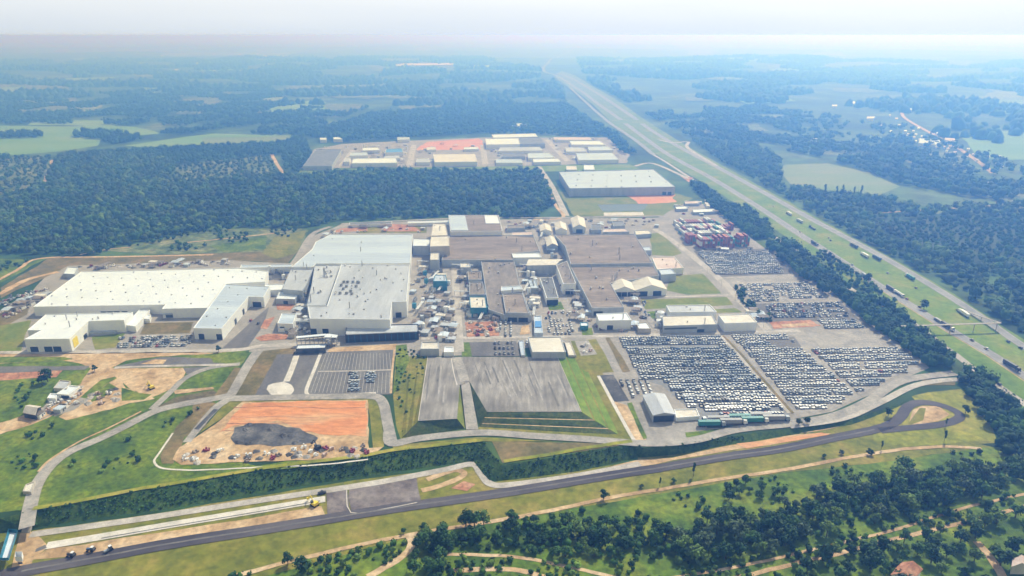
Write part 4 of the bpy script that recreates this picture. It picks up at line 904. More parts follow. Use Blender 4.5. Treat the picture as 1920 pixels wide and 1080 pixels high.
# --- the distant white warehouse and the industrial park
building('warehouse', 'large distant white warehouse beside the highway', 'warehouse', [(1068, 353), (1266, 350), (1225, 317), (1048, 322)], 13, 'pale_roof', 'grey_wall', grid=(8, 4, 0), vsize=1.6, doors=[(0, (.9, .95), 6, 5)])
PARK = [
 ([(568, 311), (622, 311), (641, 280), (592, 280)], 8, 'dark_roof', 'dark solar-grey roof at the left end of the distant industrial park'),
 ([(660, 306), (745, 305), (742, 296), (663, 297)], 8, 'white_roof', 'long white roof at the front left of the industrial park'),
 ([(655, 292), (690, 291), (688, 285), (658, 286)], 7, 'pale_roof', 'pale roof behind the long white roof of the industrial park'),
 ([(680, 282), (712, 281), (708, 276), (680, 277)], 7, 'white_roof', 'small white roof at the back left of the industrial park'),
 ([(722, 286), (756, 285), (754, 278), (724, 279)], 9, 'blue_roof', 'bright blue-roofed factory in the industrial park'),
 ([(720, 297), (750, 296), (748, 291), (722, 292)], 6, 'grey_roof', 'grey roof just before the bright blue factory'),
 ([(780, 304), (806, 304), (804, 296), (782, 297)], 7, 'grey_roof', 'grey block right of the park street'),
 ([(815, 304), (895, 303), (890, 288), (812, 289)], 9, 'cream_roof', 'big cream roof in the middle of the industrial park'),
 ([(800, 281), (818, 280), (816, 275), (800, 276)], 5, 'cream_roof', 'cream roof on the orange ground of the industrial park'),
 ([(870, 280), (898, 279), (896, 275), (870, 276)], 5, 'white_roof', 'white roof on the right of the orange ground'),
 ([(912, 271), (975, 270), (972, 259), (910, 260)], 10, 'white_roof', 'white half of the biggest factory in the industrial park'),
 ([(976, 270), (1022, 269), (1012, 257), (973, 258)], 10, 'dark_roof', 'dark half of the biggest factory in the industrial park'),
 ([(925, 258), (1008, 256), (1004, 250), (922, 252)], 11, 'white_roof', 'rear white roof behind the biggest factory'),
 ([(935, 283), (1018, 282), (1012, 275), (938, 276)], 7, 'grey_roof', 'long grey roof before the biggest factory'),
 ([(942, 294), (985, 293), (982, 286), (942, 287)], 7, 'dark_roof', 'bluish low roof in the centre right of the park'),
 ([(990, 296), (1040, 295), (1030, 286), (990, 287)], 7, 'pale_roof', 'pale roof by the slanting park street'),
 ([(930, 305), (980, 305), (978, 298), (930, 298)], 6, 'pale_roof', 'front pale roof in the centre right of the park'),
 ([(1000, 304), (1052, 303), (1046, 297), (1000, 298)], 6, 'white_roof', 'front white roof by the slanting park street'),
 ([(1040, 262), (1110, 262), (1105, 257), (1038, 257)], 6, 'pink_roof', 'pinkish long roof at the back right of the park'),
 ([(1072, 271), (1135, 271), (1125, 264), (1068, 264)], 8, 'white_roof', 'long white roof at the right of the park'),
 ([(1062, 284), (1100, 284), (1094, 276), (1060, 276)], 6, 'grey_roof', 'grey roof right of the slanting park street'),
 ([(1105, 282), (1150, 281), (1140, 274), (1102, 275)], 6, 'pale_roof', 'pale roof at the right edge of the park'),
 ([(1085, 300), (1160, 299), (1148, 286), (1080, 287)], 8, 'pale_roof', 'wide pale roof at the right front of the park'),
 ([(1095, 318), (1115, 318), (1113, 309), (1095, 309)], 8, 'white_roof', 'white hut above the large distant warehouse'),
 ([(1062, 318), (1082, 318), (1080, 311), (1062, 311)], 6, 'cream_roof', 'cream hut above the large distant warehouse'),
 ([(645, 303), (655, 303), (657, 295), (648, 295)], 8, 'grey_roof', 'narrow block beside the dark solar-grey roof'),
 ([(960, 236), (988, 236), (986, 231), (960, 231)], 9, 'white_roof', 'lone white roof in the woods behind the industrial park'),
 ([(600, 262), (612, 262), (612, 258), (600, 258)], 7, 'white_roof', 'white house in the woods behind the park, leftmost'),
 ([(625, 261), (642, 261), (642, 257), (625, 257)], 7, 'white_roof', 'white house in the woods behind the park, second from left'),
 ([(745, 262), (768, 261), (768, 257), (745, 257)], 7, 'pale_roof', 'pale roof in the woods just left of the orange ground'),
 ([(742, 123), (850, 121), (850, 118), (742, 119)], 25, 'white_roof', 'very distant long white building near the horizon'),
 ([(880, 125), (950, 124), (950, 122), (880, 123)], 22, 'white_roof', 'second very distant white building near the horizon'),
 ([(1722, 268), (1765, 272), (1762, 262), (1726, 259)], 7, 'pale_roof', 'pale flat roof beside the country road on the right'),
 ([(1770, 266), (1792, 268), (1790, 259), (1772, 258)], 6, 'pink_roof', 'pink roof in the village on the right'),
 ([(1520, 264), (1534, 264), (1533, 259), (1521, 259)], 8, 'white_roof', 'lone white house in the fields right of the highway'),
 ([(1594, 194), (1616, 194), (1614, 190), (1595, 190)], 9, 'white_roof', 'far white farm building right of the highway'),
 ([(1560, 199), (1570, 199), (1570, 196), (1560, 196)], 9, 'white_roof', 'far white hut left of the farm building'),
 ([(1697, 206), (1710, 206), (1709, 203), (1698, 203)], 9, 'white_roof', 'far white hut beyond the village'),
 ([(1845, 343), (1854, 343), (1853, 338), (1846, 338)], 6, 'white_roof', 'single white house in the woods at the right edge'),
 ([(1625, 222), (1638, 222), (1637, 218), (1626, 218)], 8, 'cream_roof', 'far cream hut in the village')]
for px, h, rf, lb in PARK:
    building('factory' if 550 < px[0][0] < 1180 else 'farmhouse', lb, 'factory' if 550 < px[0][0] < 1180 else 'house', px, h, rf, 'grey_wall' if rf == 'dark_roof' else 'white_wall')
vl = random.Random(3)
for k in range(46): # village houses
    a = vl.gauss(0, 1); b = vl.random(); px = 1640+b*220+a*16; py = 222+b*85+vl.gauss(0, 7)
    if not (190 < py < 330) or px > 1915: continue
    w = vl.uniform(2.5, 5); d = vl.uniform(1.2, 2.2)
    gable('house', 'small pale house scattered in the hazy village on the right', 'house', [(px, py), (px+w, py), (px+w-.5, py-d), (px-.5, py-d)], 3.2, 1.6, vl.choice(['cream_roof', 'pink_roof', 'white_roof']), 'white_wall', group='houses of the hazy village', along=1)
for k in range(30):
    px = vl.uniform(300, 560); py = vl.uniform(98, 142); w = vl.uniform(3, 7)
    gable('house', 'pale speck of a house in the very distant town on the left', 'house', [(px, py), (px+w, py), (px+w-.5, py-.8), (px-.5, py-.8)], 8, 3, 'white_roof', 'white_wall', group='houses of the distant town', along=1)
# --- foreground buildings
building('bus_shelter', 'long white roof at the bottom left corner beside the dirt road', 'shelter', [(0, 1050), (17, 1050), (34, 997), (17, 995)], 4, 'white_roof', 'teal_steel', base=-DROP-6)
building('guard_house', 'small white booth on the road at the bottom left', 'booth', [(30, 1052), (43, 1052), (44, 1042), (31, 1042)], 2.8, 'white_roof', 'white_wall', base=-DROP-6, windows=[(0, (.5,), 2, 1, 2)])
gable('barn', 'brown-roofed house with dark open side in the left field', 'barn', [(44, 774), (66, 778), (76, 763), (56, 760)], 4, 2, roof='beige_wall', wall='door', along=1)
building('cabin', 'pale site cabin among the rubble left of the dirt road', 'cabin', [(105, 738), (128, 740), (150, 724), (130, 722)], 3.5, 'white_roof', 'white_wall', doors=[(0, (.7,), 6, 2.5)])
building('cabin', 'small white cabin left of the pale site cabin', 'cabin', [(88, 746), (104, 747), (108, 738), (94, 737)], 3, 'white_roof', 'white_wall')
building('cabin', 'flat grey cabin above the small white cabin', 'cabin', [(100, 727), (125, 729), (132, 714), (112, 712)], 3, 'grey_roof', 'beige_wall')
building('pump_station', 'cream walled square station beside the winding left road', 'building', [(42, 921), (58, 922), (66, 901), (48, 908)], 2.2, 'cream_roof', 'beige_wall')
gable('house', 'dark brown roofed house among trees at the bottom right', 'house', [(1672, 1078), (1712, 1086), (1728, 1068), (1690, 1056)], 4, 2.5, roof='red_dirt', wall='white_wall')
gable('house', 'half hidden pinkish house at the bottom right edge', 'house', [(1898, 1062), (1930, 1062), (1926, 1048), (1900, 1050)], 4, 2, roof='pink_roof', wall='beige_wall')
NUM = ['zero', 'one', 'two', 'three', 'four', 'five', 'six', 'seven', 'eight', 'nine', 'ten', 'eleven', 'twelve', 'thirteen', 'fourteen', 'fifteen', 'sixteen', 'seventeen', 'eighteen', 'nineteen', 'twenty'] + ['twenty-%s' % q for q in 'one two three four five six seven eight nine'.split()] + ['thirty'] + ['thirty-%s' % q for q in 'one two three four five six seven eight nine'.split()] + ['forty']*99
# ------------------------------------------------------------------ vehicles
def place(proto_parts, name, loc, rz, label, cat, group=None, tilt=0, scale=1):
    """proto_parts: list of (part name, mesh); one mesh -> a single object, several -> Empty with children"""
    if len(proto_parts) == 1:
        o = bpy.data.objects.new(name, proto_parts[0][1]); COL.objects.link(o)
    else:
        o = bpy.data.objects.new(name, None); COL.objects.link(o)
        for pn, me in proto_parts:
            c = bpy.data.objects.new(pn, me); COL.objects.link(c); c.parent = o
    m = Matrix.Translation(loc) @ Matrix.Rotation(tilt, 4, 'X') @ Matrix.Rotation(rz, 4, 'Z') @ Matrix.Diagonal((scale, scale, scale, 1))
    o.matrix_world = m
    return tag(o, label, cat, group)
def car_mb(kind=0):
    """length along +Y"""
    mb = MB(); L, W = (4.0, 1.75) if kind == 0 else (4.6, 1.85) if kind == 1 else (4.3, 1.82)
    hb, ht = (.78, 1.45) if kind == 0 else (.95, 1.72) if kind == 1 else (.92, 1.68)
    y0, y1, w = -L/2, L/2, W/2
    # body: a lofted hull with rounded nose and tail
    secs = [(y0, .42, .62, .86), (y0+.25, .25, hb*.93, .97), (y0+1.0, .22, hb, 1), (0, .22, hb+.02, 1), (y1-1.1, .22, hb, 1), (y1-.3, .25, hb*.86, .95), (y1, .42, .6, .82)]
    V = []
    for y, zl, zh, ww in secs: V += [(-w*ww, y, zl), (w*ww, y, zl), (w*ww, y, zh-.12), (w*ww*.93, y, zh), (-w*ww*.93, y, zh), (-w*ww, y, zh-.12)]
    F = []
    for i in range(len(secs)-1):
        for k in range(6): a = 6*i+k; b = 6*i+(k+1) % 6; F.append((a, b, b+6, a+6))
    F += [(5, 4, 3, 2, 1, 0), tuple(6*(len(secs)-1)+k for k in range(6))]
    mb.add(V, F, 0)
    # cabin: glass band with a painted roof
    ya, yb = (y0+.5, y1-1.25) if kind == 0 else (y0+1.6, y1-1.35) if kind == 1 else (y0+.2, y1-1.3)
    ins = .45; cw = w*.93; rw = w*.74
    base = [(-cw, ya, hb), (cw, ya, hb), (cw, yb, hb), (-cw, yb, hb)]; topv = [(-rw, ya+ins*.7, ht-.06), (rw, ya+ins*.7, ht-.06), (rw, yb-ins*1.3, ht-.06), (-rw, yb-ins*1.3, ht-.06)]
    mb.add(base+topv, [(0, 1, 5, 4), (1, 2, 6, 5), (2, 3, 7, 6), (3, 0, 4, 7)], 1)
    mb.box(-rw*1.02, ya+ins*.6, ht-.07, rw*1.02, yb-ins*1.25, ht, 0)
    for sx in (-1, 1):
        for yy in (y0+.85, y1-.9):
            n = 7; vs = []
            for xx in (sx*(w+.01), sx*(w-.2)): vs += [(xx, yy+.33*math.cos(6.283*k/n), .33+.33*math.sin(6.283*k/n)) for k in range(n)]
            mb.add(vs, [tuple(range(n)), tuple(range(2*n-1, n-1, -1))] + [(i, (i+1) % n, n+(i+1) % n, n+i) for i in range(n)], 2)
    return mb
CARC = ['white', 'silver', 'grey', 'black', 'blue', 'red', 'slate']
car_mats = {c: M['paint_'+c] for c in CARC}
car_mbs = [car_mb(0), car_mb(1), car_mb(2)]
kinds = ['hatchback', 'pickup', 'estate car']
car_mesh = {(k, c): car_mbs[k].mesh('car', [car_mats[c], M['glass'], M['rubber']]) for k in range(3) for c in CARC}
cars = []   # (x, y, z, rz, tilt, kind, colour, lot)
crg = random.Random(21)
def slope_tilt(y): return math.atan(DROP/(Y0-Y1)) if Y1 < y < Y0 else 0.
def put_car(x, y, rz, colour, lot, kind=None, lvl='u'):
    cars.append((x, y, G(x, y, lvl)+.34, rz, slope_tilt(y), crg.choice((0, 0, 2, 1)) if kind is None else kind, colour, lot))
def fill_cars(px, a, b, lot, weights, pitch=2.12, rows=(4.4, 4.4, 1.8), dens=.97, skip=(), seed=0, turn=0, kind=None, runs=True):
    """rows of cars parked nose to tail along the depth, row direction from pixel a to pixel b"""
    poly = [(p.x, p.y) for p in (P(*q) for q in px)]; holes = [[(p.x, p.y) for p in (P(*q) for q in h)] for h in skip]
    A, B = P(*a), P(*b); u = Vector((B.x-A.x, B.y-A.y)).normalized(); v = Vector((-u.y, u.x)); ang = math.atan2(u.y, u.x)
    if turn: pass
    us = [(x*u.x+y*u.y) for x, y in poly]; vs = [(x*v.x+y*v.y) for x, y in poly]
    r = random.Random(seed+5); d = max(vs)-2.6; k = 0; names, ws = zip(*weights)
    while d > min(vs)+2.2:
        s = min(us)+1.2; col = r.choices(names, ws)[0]; left = 0; gap = 0
        while s < max(us)-1:
            x, y = u.x*s+v.x*d, u.y*s+v.y*d
            if left <= 0: col = r.choices(names, ws)[0]; left = (r.randint(1, 12) if runs and col not in ('red', 'black', 'blue') else 1)
            if gap <= 0 and r.random() < (1-dens)*.25: gap = r.randint(1, 6)
            if gap > 0: gap -= 1
            elif inside(x, y, poly) and not any(inside(x, y, h) for h in holes) and r.random() < dens:
                put_car(x+r.gauss(0, .06), y+r.gauss(0, .12), ang+(math.pi if r.random() < .3 else 0)+r.gauss(0, .015), col, (lot, k+1), kind)
            left -= 1; s += pitch
        d -= rows[k % len(rows)] if rows[k % len(rows)] > 3 else rows[k % len(rows)]
        k += 1
        if rows[k % len(rows)] < 3: d -= rows[k % len(rows)]; k += 1
BL = [('slate', 7), ('grey', 1), ('silver', 8), ('white', 2.5), ('blue', 1), ('black', .4)]
WH = [('white', 7), ('silver', 7), ('slate', 2), ('grey', .7), ('red', .2)]
MX = [('white', 4), ('silver', 4), ('grey', 3), ('black', 2), ('slate', 2), ('red', .6), ('blue', 1)]
fill_cars([(1160, 633), (1348, 631), (1414, 706), (1420, 711), (1203, 713)], (1165, 640), (1345, 638), 'the big front lot', BL, dens=.99, skip=[[(1172, 646), (1340, 645), (1358, 653), (1180, 655)]], seed=1)
fill_cars([(1240, 706), (1416, 704), (1456, 749), (1330, 750), (1272, 748)], (1165, 640), (1345, 638), 'the lower front lot', BL, seed=2)
fill_cars([(1272, 742), (1449, 740), (1478, 774), (1415, 788), (1335, 786), (1318, 766), (1290, 764)], (1165, 640), (1345, 638), 'the lowest front lot', MX, seed=3, dens=.98)
fill_cars([(1370, 629), (1472, 628), (1505, 657), (1600, 738), (1560, 762), (1496, 771)], (1370, 635), (1472, 634), 'the middle front lot', WH, dens=.98, skip=[[(1430, 637), (1480, 636), (1500, 653), (1455, 654)]], seed=4)
fill_cars([(1519, 655), (1680, 652), (1735, 690), (1676, 701), (1614, 741)], (1520, 660), (1680, 657), 'the right front lot', WH, dens=.97, rows=(4.5, 4.5, 2.6), seed=5)
fill_cars([(1535, 602), (1600, 598), (1628, 618), (1552, 621)], (1535, 610), (1610, 608), 'the small lot by the red earth', WH, seed=6)
fill_cars([(1430, 571), (1575, 568), (1592, 597), (1457, 601)], (1430, 580), (1575, 578), 'the grey lot beside the tree belt', MX, dens=.82, seed=7, runs=False, rows=(5.2, 6.4))
fill_cars([(1385, 535), (1512, 531), (1542, 558), (1415, 566)], (1385, 545), (1520, 542), 'the pale lot behind the grey lot', [('white', 6), ('silver', 4), ('grey', 2), ('black', 1)], dens=.8, seed=8, runs=False, rows=(5.2, 6.8))
fill_cars([(1308, 474), (1438, 471), (1474, 512), (1345, 518)], (1310, 490), (1450, 487), 'the lot in front of the container stacks', [('silver', 5), ('white', 4), ('slate', 2), ('grey', 2)], dens=.96, rows=(5, 5, 4.2), seed=9)
fill_cars([(225, 634), (362, 630), (356, 654), (219, 656)], (225, 645), (356, 642), 'the far left staff lot', MX, dens=.85, rows=(5.2, 5.6), seed=10, runs=False)
fill_cars([(655, 698), (676, 698), (674, 735), (654, 735)], (655, 715), (676, 715), 'the bay-lined lot, left group', [('slate', 3), ('black', 2), ('silver', 2)], dens=.97, rows=(4.9, 4.9, 1), seed=11)
fill_cars([(688, 697), (706, 697), (703, 733), (684, 733)], (688, 715), (706, 715), 'the bay-lined lot, right group', [('slate', 3), ('black', 1), ('silver', 2)], dens=.9, rows=(4.9, 4.9, 1), seed=12)
fill_cars([(1160, 712), (1212, 712), (1228, 738), (1182, 752)], (1160, 722), (1215, 721), 'the lot behind the hangar', MX, pitch=4.6, rows=(4.8, 4.8), dens=.97, seed=13)
fill_cars([(936, 602), (962, 601), (964, 632), (940, 633)], (936, 615), (962, 615), 'the narrow lot below the dark brown roof', MX, pitch=4.4, rows=(5, 5), seed=14)
fill_cars([(1022, 586), (1066, 585), (1084, 627), (1030, 631)], (1022, 605), (1070, 604), 'the lot right of the blue store', MX, pitch=3.2, rows=(5.2, 6), dens=.8, seed=15)
fill_cars([(925, 642), (968, 641), (972, 668), (930, 668)], (925, 655), (970, 654), 'the lot left of the warehouse', [('black', 5), ('grey', 2), ('slate', 2)], pitch=3.4, rows=(9.5, 9.5), dens=.9, seed=16)
fill_cars([(0, 580), (30, 566), (72, 548), (60, 543), (20, 555), (-30, 580)], (0, 570), (60, 568), 'the rough yard left of the huge white hall', MX, dens=.6, rows=(5, 6), seed=17, runs=False)
fill_cars([(872, 570), (880, 570), (880, 600), (870, 600)], (870, 585), (880, 585), 'the strip beside the brown-grey block', MX, dens=.6, rows=(6, 6), seed=18, runs=False)
fill_cars([(965, 425), (1008, 424), (1012, 432), (966, 434)], (965, 430), (1008, 430), 'the back lot by the barns', MX, dens=.7, rows=(6, 6), seed=19, runs=False)
fill_cars([(1190, 568), (1215, 566), (1228, 600), (1200, 600)], (1190, 585), (1215, 585), 'the street side by the white block', MX, dens=.3, rows=(6, 6), seed=20, runs=False)
fill_cars([(470, 600), (500, 590), (494, 610), (462, 640)], (470, 610), (500, 610), 'the lane beside the white wing', MX, dens=.12, rows=(6, 6), seed=22, runs=False)
fill_cars([(985, 640), (990, 640), (996, 662), (990, 664)], (985, 650), (996, 650), 'the strip left of the flat cream warehouse', MX, dens=.6, rows=(6, 6), seed=23)
cars.sort(key=lambda c: math.hypot(c[0], c[1]))
cw = {'white': 'white', 'silver': 'silver', 'grey': 'dark grey', 'black': 'black', 'blue': 'dark blue', 'red': 'red', 'slate': 'blue-grey'}
for x, y, z, rz, tilt, k, c, lot in cars[:296]:
    place([('car', car_mesh[(k, c)])], 'parked_car', (x, y, z), rz, '%s %s in row %s of %s' % (cw[c], kinds[k], NUM[lot[1]], lot[0]), 'car', 'cars parked in ' + lot[0], tilt)
def join_instances(name, items, templates, mats, label, cat, tint=None):
    """items: (template key, 4x4 numpy); templates: key -> (verts Nx3, faces list, mats idx); ONE mesh"""
    VV, LL, LS, MI, TT = [], [], [], [], []; base = 0; ls = 0
    for n, (key, m) in enumerate(items):
        v, f, mi = templates[key]
        VV.append(v @ m[:3, :3].T + m[:3, 3])
        flat, tot = f
        LL.append(flat+base); LS.append(tot); MI.append(mi); base += len(v)
        if tint is not None: TT.append(np.tile(np.array(tint[n], dtype=np.float32), (len(v), 1)))
    V = np.concatenate(VV).astype(np.float32); Lp = np.concatenate(LL).astype(np.int32); T = np.concatenate(LS).astype(np.int32); MI = np.concatenate(MI).astype(np.int32)
    me = bpy.data.meshes.new(name); me.vertices.add(len(V)); me.vertices.foreach_set('co', V.ravel())
    me.loops.add(len(Lp)); me.loops.foreach_set('vertex_index', Lp)
    me.polygons.add(len(T)); st = np.concatenate([[0], np.cumsum(T)[:-1]]).astype(np.int32)
    me.polygons.foreach_set('loop_start', st); me.polygons.foreach_set('material_index', MI)
    for m in mats: me.materials.append(m)
    if tint is not None:
        at = me.color_attributes.new('tint', 'FLOAT_COLOR', 'POINT'); C4 = np.concatenate(TT); at.data.foreach_set('color', C4.ravel())
    me.update(calc_edges=True)
    o = bpy.data.objects.new(name, me); COL.objects.link(o)
    return tag(o, label, cat, None, 'stuff')
def template(mb, remap=None):
    f = mb.f; flat = np.array([i for q in f for i in q], dtype=np.int32); tot = np.array([len(q) for q in f], dtype=np.int32)
    mi = np.array([remap[i] if remap else i for i in mb.m], dtype=np.int32)
    return (np.array(mb.v, dtype=np.float32), (flat, tot), mi)
allm = [M['paint_'+c] for c in CARC] + [M['glass'], M['rubber']]
tmpl = {(k, c): template(car_mbs[k], {0: CARC.index(c), 1: len(CARC), 2: len(CARC)+1}) for k in range(3) for c in CARC}
items = []
for x, y, z, rz, tilt, k, c, lot in cars[296:]:
    items.append(((k, c), np.array(Matrix.Translation((x, y, z)) @ Matrix.Rotation(tilt, 4, 'X') @ Matrix.Rotation(rz, 4, 'Z'), dtype=np.float32)))
join_instances('parked_cars', items, tmpl, allm, 'rows upon rows of parked cars filling the lots farther back', 'cars')
print('cars', len(cars))
# lorries
def lorry_parts(cab, body, kind='box', L=13.6):
    ch = MB(); ch.box(-1.15, -L/2, .75, 1.15, L/2+1.2, 1.05); 
    for yy in (-L/2+1.2, -L/2+2.5, -L/2+3.8, L/2+1.0, L/2+3.2):
        for sx in (-1, 1):
            n = 8; vs = []
            for xx in (sx*1.25, sx*.9): vs += [(xx, yy+.5*math.cos(6.283*k/n), .5+.5*math.sin(6.283*k/n)) for k in range(n)]
            ch.add(vs, [tuple(range(n)), tuple(range(2*n-1, n-1, -1))] + [(i, (i+1) % n, n+(i+1) % n, n+i) for i in range(n)], 0)
    ca = MB(); y0 = L/2+.9; ca.add([(-1.25, y0, .7), (1.25, y0, .7), (1.25, y0+2.7, .7), (-1.25, y0+2.7, .7), (-1.2, y0, 3.4), (1.2, y0, 3.4), (1.2, y0+2.2, 3.3), (-1.2, y0+2.2, 3.3), (1.25, y0+2.7, 1.9), (-1.25, y0+2.7, 1.9)],
        [(3, 2, 1, 0), (0, 1, 5, 4), (1, 2, 8, 6, 5), (4, 5, 6, 7), (0, 4, 7, 9, 3), (2, 3, 9, 8)], 0)
    ca.add([(1.1, y0+2.72, 1.95), (-1.1, y0+2.72, 1.95), (-1.05, y0+2.24, 3.1), (1.05, y0+2.24, 3.1)], [(0, 3, 2, 1), (0, 1, 2, 3)], 1)
    bo = MB()
    if kind == 'box': bo.box(-1.28, -L/2, 1.1, 1.28, L/2, 3.9)
    elif kind == 'tank': bo.tube((0, -L/2, 2.35), (0, L/2, 2.35), 1.2, 10)
    elif kind == 'flat': bo.box(-1.28, -L/2, 1.1, 1.28, L/2, 1.4); bo.box(-1.1, -L/2+1, 1.4, 1.1, L/2-2, 2.4)
    else:
        bo.box(-1.28, -L/2, 1.1, 1.28, L/2, 1.3)
        for yy in np.linspace(-L/2+.1, L/2-.1, 6):
            for sx in (-1.2, 1.2): bo.box(sx-.06, yy-.06, 1.3, sx+.06, yy+.06, 4.0)
        bo.box(-1.28, -L/2, 2.6, 1.28, L/2, 2.75); bo.box(-1.28, -L/2, 3.95, 1.28, L/2, 4.05)
    return [('chassis', ch.mesh('chassis', [M['rubber']])), ('cab', ca.mesh('cab', [M['paint_'+cab], M['glass']])), ('cargo_body', bo.mesh('cargo_body', [M['paint_'+body]]))]
def road_dir(line, px, py):
    pts = [P(a, b) for a, b in line]; p = P(px, py); best = min(range(len(pts)-1), key=lambda i: (((pts[i]+pts[i+1])/2)-p).length)
    d = pts[best+1]-pts[best]; return math.atan2(d.y, d.x) - math.pi/2
LOR = [(1893, 688, 'A', 'black', 'black', 'box', 'long black lorry at the right edge on the near carriageway', 0), (1774, 614, 'A', 'white', 'black', 'box', 'black lorry under the footbridge on the near carriageway', 0),
 (1760, 604, 'A', 'black', 'grey', 'flat', 'dark low lorry close behind the one under the footbridge', 0), (1684, 553, 'A', 'white', 'white', 'tank', 'white tanker lorry on the near carriageway', 0),
 (1669, 544, 'A', 'white', 'black', 'box', 'white-cabbed lorry just behind the white tanker', 0), (1622, 521, 'A', 'black', 'slate', 'box', 'dark lorry by the lone bush on the near carriageway', 0),
 (1526, 458, 'A', 'grey', 'black', 'box', 'dark lorry farthest back on the near carriageway', 0),
 (1808, 592, 'B', 'white', 'white', 'box', 'bright white lorry beside the footbridge on the far carriageway', 1), (1707, 523, 'B', 'white', 'teal', 'box', 'teal-sided lorry on the far carriageway', 1),
 (1645, 487, 'B', 'blue', 'blue', 'box', 'dark blue lorry on the far carriageway', 1), (1622, 482, 'B', 'white', 'white', 'box', 'white lorry next to the dark blue one', 1),
 (1602, 464, 'B', 'grey', 'black', 'box', 'long dark lorry on the edge of the far carriageway', 1), (1524, 430, 'B', 'black', 'black', 'flat', 'black low lorry on the far carriageway near the tree belt end', 1),
 (1480, 403, 'B', 'white', 'white', 'box', 'white lorry farthest back on the far carriageway', 1), (1500, 417, 'B', 'white', 'silver', 'box', 'silver lorry between the black low lorry and the farthest white one', 1)]
for px, py, ln, ca, bo, kd, lb, rev in LOR:
    p = P(px, py); line = HW_A if ln == 'A' else HW_B; a = road_dir(line, px, py) + (math.pi if not rev else 0)
    place(lorry_parts(ca, bo, kd, 12 if kd == 'tank' else 13.6), 'lorry', (p.x, p.y, p.z+.42), a, lb, 'lorry', None, 0, .88)
HC = [(1724, 577, 'A', 'black', 'black car on the near carriageway behind the footbridge'), (1822, 639, 'A', 'grey', 'grey car on the near carriageway just past the footbridge'), (1849, 655, 'A', 'white', 'white car on the near carriageway between the footbridge and the black lorry'),
 (1598, 498, 'A', 'silver', 'silver car on the near carriageway behind the lone bush'), (1556, 474, 'A', 'white', 'white car on the near carriageway ahead of the farthest dark lorry'), (1700, 562, 'A', 'red', 'red car ahead of the white tanker'),
 (1890, 642, 'B', 'black', 'black car on the far carriageway near the right edge'), (1913, 654, 'B', 'black', 'rightmost black car on the far carriageway'), (1795, 583, 'B', 'grey', 'grey car behind the bright white lorry'),
 (1717, 541, 'B', 'grey', 'grey car next to the teal-sided lorry'), (1664, 513, 'B', 'silver', 'silver car on the far carriageway between blue and teal lorries'), (1554, 447, 'B', 'white', 'white car on the far carriageway ahead of the black low lorry'),
 (1557, 452, 'B', 'black', 'black car beside the white one on the far carriageway'), (1450, 388, 'B', 'white', 'white car far back on the far carriageway'), (1500, 436, 'A', 'white', 'white car farthest back on the near carriageway'),
 (1868, 712, 'S', 'black', 'black car on the service road beside the tree belt'), (1873, 722, 'S', 'black', 'second black car on the service road beside the tree belt')]
for px, py, ln, c, lb in HC:
    p = P(px, py); a = road_dir(HW_B if ln == 'B' else HW_A, px, py)
    place([('car', car_mesh[(0, c)])], 'road_car', (p.x, p.y, p.z+.45), a, lb, 'car')
# car carriers parked along the bottom of the front lot
u0, u1 = P(1322, 798), P(1462, 786)
for k in range(7):
    q = u0 + (u1-u0)*((k+.3)/7.0); z = GU(q.x, q.y)
    place(lorry_parts('white' if k % 3 else 'slate', 'teal' if k in (0, 3, 4) else 'grey', 'carrier' if k % 2 else 'box', 14), 'car_transporter', (q.x, q.y+(2.9 if k % 2 else -1.2), z+.25), math.pi/2*(1 if k % 2 else -1)+.02,
          ['teal car transporter nearest the cream wash house', 'open frame transporter second from the cream wash house', 'grey box transporter third along the bottom of the front lot', 'open teal transporter in the middle of the parked line', 'teal box transporter right of the middle of the line', 'open grey transporter second from the right end of the line', 'grey transporter at the right end of the parked line'][k], 'lorry', 'transporters parked along the bottom of the front lot')
# foreground vehicles
for px, py, c, k, rz, nm, lb, lv in [(172, 1034, 'blue', 0, .3, 'tractor', 'bright blue tractor parked on the grass by the test track', 'l'), (135, 1044, 'black', 0, .2, 'tractor', 'black and white tractor left of the bright blue one', 'l'), (205, 1034, 'slate', 0, 1.4, 'tractor', 'small grey-blue tractor right of the bright blue one', 'l')]:
    p = P(px, py, lvl=lv); root = tag(empty(nm, (p.x, p.y, p.z+.2), rz+1.2), lb, 'tractor')
    mb = MB(); mb.box(-.5, -.3, .9, .5, 2.3, 1.7); mb.box(-.35, 2.3, 1.0, .35, 2.5, 1.5); mb.build('bonnet', [M['paint_'+c]], root)
    mb = MB(); mb.add([(-.8, -1.6, 1.0), (.8, -1.6, 1.0), (.8, .0, 1.0), (-.8, .0, 1.0), (-.65, -1.4, 2.7), (.65, -1.4, 2.7), (.65, -.2, 2.7), (-.65, -.2, 2.7)], [(0, 1, 5, 4), (1, 2, 6, 5), (2, 3, 7, 6), (3, 0, 4, 7)]); mb.build('cab_glass', [M['glass']], root)
    mb = MB(); mb.box(-.75, -1.5, 2.7, .75, -.1, 2.85); mb.build('cab_roof', [M['paint_white']], root)
    for sx in (-1, 1):
        for yy, rr in ((-.9, .85), (1.7, .55)):
            mb = MB(); mb.tube((sx*.7, yy, rr), (sx*1.15, yy, rr), rr, 12); mb.build('wheel', [M['rubber']], root)
